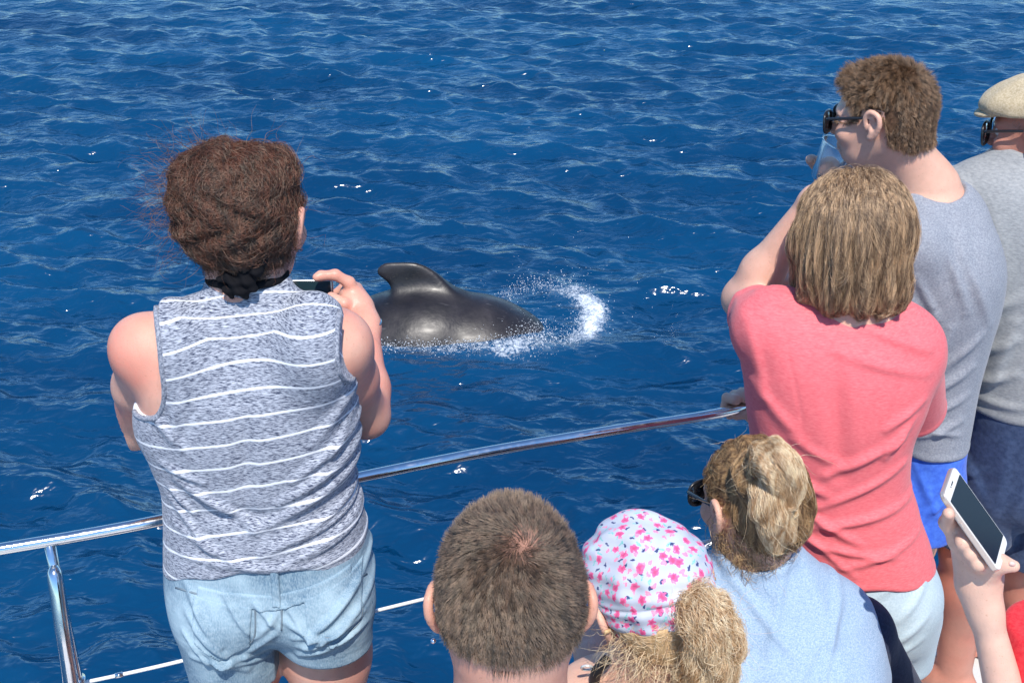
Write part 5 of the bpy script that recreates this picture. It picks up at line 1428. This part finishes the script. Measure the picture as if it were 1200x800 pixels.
# ---------------------------------------------------------------- tall young man with sunglasses
def build_tall_man():
    Y = 2.45; s = .92; hc = P(1034, 136, Y); HR = rot(60, 6, 2)
    hp = P(1060, 640, Y)
    root = thing('person', 'tall young man in blue grey t-shirt and sunglasses drinking from a clear cup', 'person', (hp[0], Y, 0))
    neck = P(1082, 222, Y + .01)
    rows = [(1056, 1122, 214, Y, .055), (1042, 1136, 228, Y, .085), (1030, 1152, 246, Y, .125), (1024, 1164, 270, Y, .155), (1022, 1169, 302, Y, .172), (1022, 1164, 342, Y, .172), (1028, 1153, 385, Y, .160), (1032, 1142, 430, Y, .150),
            (1034, 1133, 480, Y, .148), (1034, 1125, 520, Y, .150), (1030, 1124, 550, Y, .155), (1020, 1114, 585, Y, .155), (1008, 1098, 620, Y, .15), (1005, 1080, 655, Y, .12)]
    f = Field().loft(secs(rows, .010, .15), .02); f.add(head_field(hc, HR, s, neck, .054))
    f.cap(neck, P(1095, 250, Y), .055, .05, .05)
    shL = P(1070, 288, 2.34); elL = P(1040, 425, 2.40); wrL = P(888, 480, 2.36)
    shR = P(1060, 270, 2.62); elR = P(985, 330, 2.72); wrR = P(972, 222, 2.56)
    arm(f, shL, elL, wrL, (.052, .043, .043, .029)); arm(f, shR, elR, wrR, (.052, .043, .043, .028))
    ra = rail_at(868)
    # left hand closed round the rail
    g = Field(); c = ra; tdir = unit(rail_at(900) - rail_at(840)); up = A(0, 0, 1); fw = unit(np.cross(up, tdir)); fw = fw if fw[1] > 0 else -fw
    hcn = c + tdir * .012
    g.ell(hcn + up * .024 + tdir * .012 - fw * .01, A(.044, .026, .015), None, .014); g.cap(wrL, hcn + up * .018 + tdir * .045, .028, .024, .02)
    for i in range(4):
        o = hcn + tdir * (.030 - .021 * i)
        g.chain([o + up * .024 - fw * .004, o + up * .018 + fw * .022, o - up * .006 + fw * .026, o - up * .020 + fw * .010], [.0115, .0098, .0088, .0078], .004)
    g.chain([hcn + tdir * .035 + up * .012 - fw * .018, hcn + tdir * .012 - fw * .024, hcn - tdir * .012 - up * .010 - fw * .016, hcn - tdir * .026 - up * .016 - fw * .004], [.014, .012, .0105, .009], .006)
    # right hand closed round the cup
    mouth = hc + HR @ (A(0, .094, -.068) * s); ax = unit(HR @ A(0, .34, -.05) + A(0, 0, -.9))
    cb = mouth + ax * .045; side = unit(np.cross(ax, A(0, 0, 1))); out = unit(np.cross(side, ax))
    g.ell(cb + ax * .03 + out * .0 + side * .045, A(.028, .030, .038), None, .014)
    for i in range(4):
        o = cb + ax * (.058 - .018 * i)
        ang = [(.045, .015), (.042, .026), (.034, .034), (.026, .038)]
        for sg in (1,):
            g.chain([o + side * a + out * b_ * -1 for a, b_ in ang], [.011, .0098, .0088, .0078], .004)
    g.chain([cb + ax * .03 + side * .045 + out * .012, cb + ax * .02 + side * .032 + out * .034, cb + ax * .014 + side * .020 + out * .040, cb + ax * .010 + side * .010 + out * .042], [.014, .012, .0105, .009], .006)
    g.cap(wrR, cb + ax * .03 + side * .045, .027, .027, .02)
    f.add(g)
    for q, (du, dy) in ((-1, (1030, -.11)), (1, (1052, .10))):
        h = P(du, 630, Y + dy); leg(f, h, A(h[0] - .02, Y + dy + .0, .48), A(h[0] - .02, Y + dy - .02, .075), (.088, .060, .058, .04), yaw=50)
    lo, hi = f.bounds(); zc = P(1090, 240, Y)[2]
    ch = [(A(lo[0], lo[1], zc), A(hi[0], 2.80, hi[2] + .01), .0034), (A(P(1000, 400, Y)[0], lo[1], .66), A(hi[0], 2.80, zc), .011),
          (A(lo[0], lo[1], .66), A(P(1000, 400, Y)[0], 2.80, zc), .0035), (A(lo[0], lo[1], 0), A(hi[0], 2.80, .66), .009)]
    solid('body', f, ch, SKIN_FAIR, root)
    eyes(hc, HR, root, s)
    F = Field().loft(secs(rows), .02); F.cap(P(1078, 240, Y), P(1118, 246, Y), .060, .055, .05)
    F.cap(shL + A(.02, .03, .01), shL, .062, .066, .04); F.cap(shL, shL + (elL - shL) * .86, .066, .066, .014)
    F.cap(shR, shR + (elR - shR) * .8, .064, .066, .03)
    fl = [((1130, 300), (1160, 380), .005, .014), ((1108, 290), (1128, 360), .004, .012), ((1150, 390), (1105, 430), .006, .012), ((1140, 430), (1080, 470), .006, .012), ((1136, 465), (1075, 495), .005, .010), ((1128, 495), (1070, 520), .005, .010),
          ((1110, 380), (1090, 440), .006, .012), ((1070, 320), (1095, 370), .004, .010), ((1062, 340), (1085, 395), .004, .010), ((1140, 250), (1120, 330), .004, .018), ((1085, 505), (1125, 512), .004, .008)]
    zb = P(1095, 541, Y - .14)[2]
    cL, nL = shL + (elL - shL) * .80, unit(elL - shL); cR, nR = shR + (elR - shR) * .7, unit(elR - shR)
    n0 = P(1090, 226, Y)
    def cut(p, d):
        d = d - .0015 * np.exp(-((p[:, 2] - zb - .009) / .007) ** 4)
        d = smax(d, zb + .0015 * np.sin(p[:, 0] * 50) - p[:, 2], .004)
        for c_, n_, lim in ((cL, nL, .10), (cR, nR, .10)):
            e = (p - c_) @ n_; rr_ = np.linalg.norm(p - c_ - e[:, None] * n_, axis=1)
            near = (rr_ < lim) & (e < .12) & (p[:, 1] < 2.40 if c_ is cL else p[:, 1] > 2.5)
            d = np.where(near, smax(d, e, .003), d)
        e = np.linalg.norm((p - shL - A(.02, .03, -.03)) * A(1, .6, .75), axis=1) - .085; d = d + .0018 * np.exp(-(e / .0025) ** 2) * (p[:, 1] < 2.42)      # armhole seam
        q = (p - n0); nx = unit(A(-.02, -.10, 1)); g_ = np.sqrt((q[:, 0] / .064) ** 2 + (q[:, 1] / .075) ** 2 + ((q @ nx - .020) / .040) ** 2) - 1
        g_ = g_ * .042
        d = d - .002 * np.exp(-((g_ - .008) / .006) ** 4)
        return smax(d, -g_, .003)
    garment('t_shirt', F, .0045, mat_heather('jersey_blue_grey', (.21, .225, .265), (.35, .37, .41), (260, 260, 360), contrast=(.35, .7), blotch=.10), root, cut, folds(fl, Y - .15, 1.5, .0022))
    D = Field().loft(secs([(r[0] + 1, r[1] - 1, r[2], r[3], r[4]) for r in rows if r[2] > 380]), .02)
    for du, dy in ((1030, -.11), (1052, .10)):
        h = P(du, 630, Y + dy); D.cap(h, A(h[0] - .015, Y + dy, .58), .095, .092, .02)
    fs = [((1120, 545), (1080, 590), .007, .010), ((1122, 565), (1075, 610), .006, .009), ((1075, 550), (1095, 600), .006, .009), ((1105, 585), (1075, 600), .005, .009), ((1068, 560), (1072, 610), .006, .009)]
    garment('shorts', D, .006, mat_heather('cotton_bright_blue', (.045, .13, .60), (.07, .19, .72), (90, 90, 90), blotch=.12), root, plane_cut([(A(0, 0, .60), A(0, 0, -1)), (A(0, 0, zb + .05), A(0, 0, 1))]), folds(fs, Y - .14, 1, .002))
    hm = mat_hair('hair_strand_mid_brown', (.045, .022, .011), (.36, .205, .11), .3, .3, spec=.10)
    short_hair(root, hc, HR, s, neck, .054, (-.01, -.058, .092), 36000, (.019, .009, .030), (.035, .018, .010), (.15, .085, .05), hm, 71, .007, None, .00022, quiff=(-.35, .8, .2), front_lift=.7)
    glasses(root, hc, HR, s, (.012, .012, .014), True)
    # ---- the cup
    cp = thing('plastic_cup', 'clear plastic cup raised to the lips of the tall young man', 'cup', tuple(mouth))
    prof = [(0, .034), (.003, .0342), (.080, .026), (.082, .024), (.082, .0), (.080, .0), (.079, .0235), (.003, .0328), (0, .0335)]
    V, Fc = [], []; n = 32; R = frame(ax, A(0, 0, 1))
    for t, r in prof:
        for k in range(n): a = 2 * math.pi * k / n; V.append(mouth - ax * .006 + R @ A(r * math.cos(a), t, r * math.sin(a)))
    for i in range(len(prof) - 1):
        for k in range(n): l = (k + 1) % n; Fc.append((i * n + k, i * n + l, (i + 1) * n + l, (i + 1) * n + k))
    gm, nt, b = mat_new('clear_plastic'); b.inputs['Base Color'].default_value = (.93, .96, .98, 1); b.inputs['Transmission Weight'].default_value = .95; b.inputs['Roughness'].default_value = .12; b.inputs['IOR'].default_value = 1.25
    mesh_obj('cup_wall', V, Fc, gm, cp)
    V, Fc = tube([mouth - ax * .006 + R @ A(.0342 * math.cos(t), 0, .0342 * math.sin(t)) for t in np.linspace(0, 6.283, 36, endpoint=False)], .0017, 8, True); mesh_obj('cup_rim', V, Fc, gm, cp)
build_tall_man()

# ---------------------------------------------------------------- older man in the flat cap
def build_cap_man():
    Y = 2.56; s = .98; hc = P(1222, 150, Y); HR = rot(56, 6, 0)
    hp = P(1200, 560, Y)
    root = thing('person', 'man in beige flat cap, spectacles, plain grey t-shirt and navy knee length shorts', 'person', (hp[0], Y, 0))
    neck = P(1232, 205, Y + .01)
    rows = [(1180, 1272, 182, Y, .065), (1152, 1292, 192, Y, .085), (1130, 1308, 204, Y, .110), (1116, 1318, 224, Y, .130), (1110, 1324, 260, Y, .145), (1112, 1322, 320, Y, .150), (1120, 1312, 380, Y, .150), (1124, 1306, 440, Y, .155), (1124, 1306, 490, Y, .160),
            (1120, 1304, 530, Y, .158), (1116, 1300, 570, Y, .15), (1130, 1290, 600, Y, .11)]
    f = Field().loft(secs(rows, .010, .15), .02); f.add(head_field(hc, HR, s, neck, .064, jaw=1.12))
    shL, shR = P(1136, 232, Y), P(1306, 240, Y)
    elL, wrL = P(1120, 330, 2.72), P(1070, 420, 2.85); elR, wrR = P(1330, 340, 2.70), P(1300, 420, 2.85)
    f.ell(shL, A(.05, .05, .05), None, .05)
    arm(f, shL, elL, wrL, (.05, .042, .043, .03)); arm(f, shR, elR, wrR, (.05, .042, .043, .03))
    for q, w in ((-1, wrL), (1, wrR)): hand_field(f, w, frame(A(0, 1, -.3), A(0, .3, 1)), -q, 1, ((30, 40, 20),) * 4)
    kL, aL = P(1134, 640, Y - .03), P(1121, 768, Y - .02); kR, aR = P(1202, 655, Y + .02), P(1200, 790, Y + .02)
    leg(f, P(1160, 555, Y), kL, A(aL[0], aL[1], .075), (.080, .062, .060, .042), yaw=48)
    leg(f, P(1235, 560, Y), kR, A(aR[0], aR[1], .075), (.080, .062, .060, .042), yaw=30)
    lo, hi = f.bounds(); zc = P(1200, 215, Y)[2]
    solid('body', f, [(lo - .01, A(hi[0], hi[1], .72), .0045), (A(lo[0], lo[1], .72), A(hi[0], hi[1], zc), .012), (A(lo[0], lo[1], zc), hi + .01, .0036)], SKIN_RED, root)
    eyes(hc, HR, root, s)
    F = Field().loft(secs(rows), .02); F.cap(P(1190, 196, Y), P(1150, 215, Y), .055, .05, .05)
    F.cap(shL, shL + (elL - shL) * .9, .062, .066, .03); F.cap(shR, shR + (elR - shR) * .9, .062, .066, .03)
    fl = [((1130, 470), (1190, 440), .006, .014), ((1128, 440), (1190, 400), .006, .014), ((1140, 380), (1200, 350), .005, .018), ((1190, 380), (1160, 470), .006, .016), ((1170, 250), (1180, 340), .004, .02), ((1140, 480), (1200, 478), .004, .012), ((1140, 215), (1160, 260), .004, .010)]
    zb = P(1165, 496, Y - .13)[2]
    cs = [(shL + (elL - shL) * .85, unit(elL - shL)), (shR + (elR - shR) * .85, unit(elR - shR))]
    n0 = P(1230, 194, Y)
    def cut(p, d):
        d = d - .0015 * np.exp(-((p[:, 2] - zb - .011) / .008) ** 4)
        d = smax(d, zb + .002 * np.sin(p[:, 0] * 45) - p[:, 2], .004)
        for c_, n_ in cs:
            e = (p - c_) @ n_; near = (np.linalg.norm(p - c_, axis=1) < .10) & (p[:, 1] > Y + .05)
            d = np.where(near, smax(d, e, .003), d)
        q = p - n0; g_ = (np.sqrt((q[:, 0] / .088) ** 2 + (q[:, 1] / .09) ** 2 + ((q[:, 2] - .004) / .040) ** 2) - 1) * .04
        d = d - .002 * np.exp(-((g_ - .008) / .006) ** 4)
        return smax(d, -g_, .003)
    garment('t_shirt', F, .005, mat_heather('jersey_grey', (.24, .25, .26), (.36, .37, .375), (120, 120, 300), contrast=(.3, .7), blotch=.08), root, cut, folds(fl, Y - .14, 1.5, .0024))
    D = Field().loft(secs([(r[0] + 1, r[1] - 1, r[2], r[3], r[4]) for r in rows if r[2] > 430]), .02)
    hL, hR = P(1160, 555, Y), P(1238, 560, Y)
    D.cap(hL, P(1140, 618, Y - .02), .100, .096, .03); D.cap(hR, P(1212, 640, Y + .01), .102, .102, .02)
    fs = [((1125, 520), (1160, 600), .005, .014), ((1180, 520), (1165, 610), .006, .016), ((1130, 580), (1160, 560), .006, .010), ((1185, 600), (1200, 560), .005, .012), ((1120, 550), (1145, 540), .005, .010)]
    a1, n1 = P(1140, 627, Y - .02), unit(A(0, -.12, -1)); a2 = P(1205, 648, Y + .01)
    def cutD(p, d):
        mid = P(1176, 600, Y)[0]
        zz = np.where(p[:, 0] < mid, a1[2] + .02 * (p[:, 0] - a1[0]), a2[2])
        return smax(smax(d, zz - p[:, 2], .004), p[:, 2] - zb - .05, .004)
    garment('shorts', D, .0055, mat_heather('cotton_navy', (.030, .052, .115), (.055, .085, .165), (90, 90, 90), blotch=.2), root, cutD, folds(fs, Y - .13, 1, .002))
    # grey stubble below the cap
    hf = head_field(hc, HR, s, neck, .064, jaw=1.12); lo, hi = hf.bounds(); vb, qb = surface(hf, hc - .15, hc + .15, .006)
    def mk(c):
        l = (c - hc) @ HR / s; return ((scalp_region(l) > .0) & (np.abs(l[:, 0]) < .078)).astype(float) + .5 * ((l[:, 1] > .0) & (l[:, 2] < -.045) & (l[:, 2] > -.11))
    strands('hair_strands', root, hf, scatter(vb, qb, 5000, 5, mk), lambda p: np.tile(HR @ A(0, -.3, -1), (len(p), 1)), .007, 3, .00022, mat_hair('hair_strand_grey', (.20, .17, .15), (.5, .46, .42), .3, .4), (0, .004), .3, up0=.6, seed=81)
    glasses(root, hc, HR, s, (.012, .012, .014), False)
    # flat cap: full crown leaning over a short stiff peak
    W = lambda x, y, z: hc + HR @ (A(x, y, z) * s)
    C = Field().ell(W(0, -.010, .052), A(.090, .118, .066) * s, HR, .02)
    C.ell(W(0, .060, .052), A(.078, .068, .026) * s, HR, .04)
    C.post.append(lambda p, d: smax(d, (.036 - ((p - hc) @ HR)[:, 2] / s - .0 * p[:, 0]) * s, .006) + .0012 * np.sin(((p - hc) @ HR)[:, 0] * 120) * np.sin(((p - hc) @ HR)[:, 1] * 90))
    tw = mat_heather('cap_linen', (.42, .33, .20), (.60, .50, .34), (260, 260, 260), blotch=.12)
    lo, hi = C.bounds(); v, q = surface(C, lo, hi, .004); cap = mesh_obj('flat_cap', v, q, tw, root)
    B = Field().ell(W(0, .088, .038), A(.070, .052, .012) * s, HR @ rot(0, 10, 0), .01)
    B.post.append(lambda p, d: smax(d, (.060 - ((p - hc) @ HR)[:, 1] / s) * s, .004))
    lo, hi = B.bounds(); v, q = surface(B, lo, hi, .003); mesh_obj('peak', v, q, tw, cap, base=A(*root.location))
    V, Fc = ball(W(0, -.010, .121), .007); mesh_obj('cap_button', V, Fc, tw, cap, base=A(*root.location))
build_cap_man()

# ---------------------------------------------------------------- person at the right edge who holds up the white phone
def build_phone_person():
    Y = 1.45
    sh = P(1232, 752, 1.47); el = P(1200, 905, 1.40); wr = P(1151, 702, 1.45)
    root = thing('person', 'person in red top at the right edge, bare forearm raised with a white phone', 'person', (sh[0] + .12, 1.30, .0))
    cx = sh[0] + .16; hc = A(cx + .02, 1.46, sh[2] + .24); HR = rot(10, 10, 0)
    neck = A(cx, 1.45, sh[2] + .045)
    f = head_field(hc, HR, .95, neck, .047)
    f.loft(Loft([(.46, cx, 1.22, .15, .13), (.55, cx, 1.25, .155, .13), (.68, cx, 1.32, .13, .105), (.84, cx, 1.38, .155, .105), (sh[2] - .06, cx, 1.43, .17, .09), (sh[2] - .005, cx, 1.45, .135, .065), (sh[2] + .03, cx, 1.45, .075, .05)]), .03)
    m1 = el + (wr - el) * .35
    f.cap(sh, el, .038, .031, .03); f.cap(el, m1, .031, .029, .02); f.cap(m1, wr + (wr - m1) * -.12, .029, .0205, .02)
    f.cap(wr + (m1 - wr) * .12, wr, .0205, .020, .02)
    shr = A(cx + .16, 1.45, sh[2] - .02); elr = shr + A(.03, .06, -.24); wrr = elr + A(-.06, .2, .0)
    arm(f, shr, elr, wrr, (.04, .034, .034, .022)); hand_field(f, wrr, frame(A(0, 1, 0), A(0, 0, 1)), -1, .9)
    seated_rest(f, A(cx, 1.20, .50), 0, .09)
    # ---- phone axes: long edge runs down to the right, short edge away from us
    R_, U_, F_ = A(1, 0, 0), A(0, SP, CP), A(0, CP, -SP)
    L = unit(.074 * R_ - .098 * U_ + .016 * F_); S = .0266 * R_ + .029 * U_ + .046 * F_; S = unit(S - L * (S @ L)); Nn = np.cross(L, S); Nn = Nn if Nn @ F_ < 0 else -Nn
    pc = P(1141.5, 608, 1.44)
    RP = np.stack([L, S, Nn], 1)
    if np.linalg.det(RP) < 0: RP[:, 2] *= 1; RP[:, 1] *= -1
    hl, hs = .0665, .0355
    at = lambda l, q, n=0.0: pc + L * l * hl + S * q * hs + Nn * n
    # ---- hand: palm under the lower left edge, fingers running up the edge and round the back, thumb round the bottom end
    g = Field()
    g.ell(P(1145, 678, 1.455), A(.026, .018, .034), rot(0, 0, -8), .02)
    g.ell(P(1140, 660, 1.452), A(.023, .017, .028), rot(0, 0, -20), .02)
    g.cap(P(1122, 628, 1.456), P(1147, 668, 1.462), .0125, .021, .02); g.cap(P(1132, 636, 1.470), P(1158, 672, 1.470), .012, .018, .02)
    g.cap(wr, P(1146, 684, 1.455), .0215, .025, .02)
    g.cap(P(1146, 684, 1.455), P(1158, 664, 1.445), .021, .014, .015)
    b = at(.55, -1.0, -.002)
    g.chain([P(1134, 656, 1.452), P(1122, 634, 1.448), P(1110, 612, 1.443), at(-.62, -1.15, -.004)], [.0145, .0112, .0100, .0078], .008)      # index along the edge
    for i, l in enumerate((.10, .38, .64)):
        g.chain([P(1146 + 3 * i, 668 + 3 * i, 1.475), at(l + .1, -.70, -.020), at(l, -.25, -.0195), at(l - .06, .45, -.0165)], [.0125, .0098, .0090, .0075], .006)
    g.chain([P(1150, 680, 1.452), P(1160, 666, 1.438), P(1173, 660, 1.428), P(1188, 663, 1.424)], [.016, .0135, .0108, .0082], .010)                # thumb past the bottom end
    g.chain([P(1156, 672, 1.446), P(1162, 659, 1.432), P(1168, 655, 1.424)], [.013, .012, .010], .010)
    f.add(g)
    lo, hi = f.bounds(); xa = P(1196, 700, Y)[0]
    solid('body', f, [(lo - .01, A(hi[0], hi[1], .66), .011), (A(lo[0], lo[1], .66), A(P(1215, 700, Y)[0], 1.52, hi[2] + .01), .0034), (A(P(1215, 700, Y)[0], lo[1], .66), hi + .01, .007), (A(lo[0], 1.52, .66), A(P(1215, 700, Y)[0], hi[1], hi[2]), .008)], mat_skin('skin_light', (.72, .46, .35), (.70, .34, .25), .3, .45), root)
    eyes(hc, HR, root, .95)
    nf = Field().ell(P(1186.0, 660.5, 1.4175), A(.0058, .0030, .0042), np.stack([L, S, Nn], 1) @ rot(35), .001); lo, hi = nf.bounds(); v, q = surface(nf, lo - .002, hi + .002, .0008); mesh_obj('nail', v, q, mat_plain('nail_pale', (.78, .52, .45), .3, coat=.3), root)
    red = mat_heather('jersey_red', (.62, .02, .035), (.72, .05, .06), (200, 200, 200))
    T = Field([q for q in f.p if q[0] == 'l'], .012); T.cap(sh + A(.03, 0, 0), sh, .050, .052, .04); T.cap(sh, sh + (el - sh) * .45, .052, .052, .03); T.cap(shr, shr + (elr - shr) * .5, .054, .056, .03)
    garment('t_shirt', T, .0055, red, root, plane_cut([(A(0, 0, .48), A(0, 0, -1)), (A(0, 0, sh[2] + .03), A(0, 0, 1))]), folds([], 1, 1, .0016))
    D = Field()
    for q in (-1, 1): D.cap(A(cx + q * .09, 1.19, .52), A(cx + q * .135, 1.56, .53), .096, .083, .03)
    garment('shorts', D, .009, mat_heather('shorts_black', (.015, .015, .02), (.03, .03, .035)), root, plane_cut([(A(0, 1.5, 0), A(0, 1, 0)), (A(0, 0, .62), A(0, 0, 1))]))
    H = Field().ell(hc + HR @ A(0, -.012, .03), A(.082, .103, .093), HR, .02); H.ell(hc + HR @ A(0, -.06, -.06), A(.07, .045, .09), HR, .04)
    H.post.append(lambda p, d: smax(d, ((p - hc) @ HR)[:, 1] - .05 - .6 * np.maximum(((p - hc) @ HR)[:, 2] - .05, 0), .01))
    o, v, q = mass('hair', H, .007, DKBLOND_BASE, root)
    strands('hair_strands', root, H, scatter(v, q, 3000, 5), lambda p: (p - hc) * A(5, 5, 0) * np.clip((p[:, 2:] - hc[2]) / .1, 0, 1) + A(0, 0, -1), .09, 7, .0004, DKBLOND, (0, .005), .15, clump=.012, seed=91)
    # ---- the phone
    ph = thing('phone', 'white phone with dark screen held up by a hand at the right edge', 'phone', tuple(pc))
    wh = mat_plain('phone_white', (.76, .74, .72), .22, coat=.4, var=.02); gold = mat_plain('phone_rim', (.66, .55, .48), .3, .6, var=.03)
    RB = np.stack([L, S, np.cross(L, S)], 1)
    def rr(name, cl, cs_, cn, a, b_, t, r, m, par=None):
        import bmesh
        pts = []
        for sx, sy in ((1, 1), (-1, 1), (-1, -1), (1, -1)):
            a0 = math.atan2(sy, sx) - math.pi / 4
            for k in range(6):
                an = a0 + math.pi / 2 * k / 5; pts.append((cl + sx * (a - r) + r * math.cos(an), cs_ + sy * (b_ - r) + r * math.sin(an)))
        n = len(pts); V = []
        for h_, ins in ((-t, .0009 if t > .002 else 0), (-t * .6, 0), (t * .6, 0), (t, .0009 if t > .002 else 0)):
            for x, y in pts:
                l_ = math.hypot(x - cl, y - cs_); k_ = 1 - ins / l_
                V.append(pc + L * (cl + (x - cl) * k_) + S * (cs_ + (y - cs_) * k_) + Nn * (cn + h_))
        F = [(j * n + i, j * n + (i + 1) % n, (j + 1) * n + (i + 1) % n, (j + 1) * n + i) for j in range(3) for i in range(n)] + [tuple(range(n))[::-1], tuple(3 * n + i for i in range(n))]
        return mesh_obj(name, V, F, m, par or ph, smooth=False, base=pc)
    bd = rr('case', 0, 0, -.0005, hl, hs, .0036, .009, gold)
    rr('front_plate', 0, 0, .0033, hl - .0012, hs - .0012, .0006, .008, wh)
    rr('screen', .001, 0, .0042, hl - .0135, hs - .0032, .0004, .0012, mat_plain('screen_off', (.006, .010, .024), .25, coat=0, var=.1, spec=.25))
    rr('speaker_slot', -hl + .0072, 0, .0041, .0008, .0052, .0004, .0007, mat_plain('slot_dark', (.02, .02, .02), .5))
    rr('front_lens', -hl + .0072, -.0085, .0041, .0010, .0010, .0004, .0009, mat_plain('lens_dark', (.02, .02, .03), .2))
    rr('home_button', hl - .0068, 0, .0041, .0046, .0046, .0003, .0045, mat_plain('button_white', (.70, .68, .66), .2))
    for cl, ln_ in ((-.040, .003), (-.028, .0045), (-.016, .0045)):
        rounded('side_button', pc + L * cl - S * (hs + .0004) - Nn * .0005, A(ln_, .0008, .0012), RB, .0006, gold, ph)
build_phone_person()
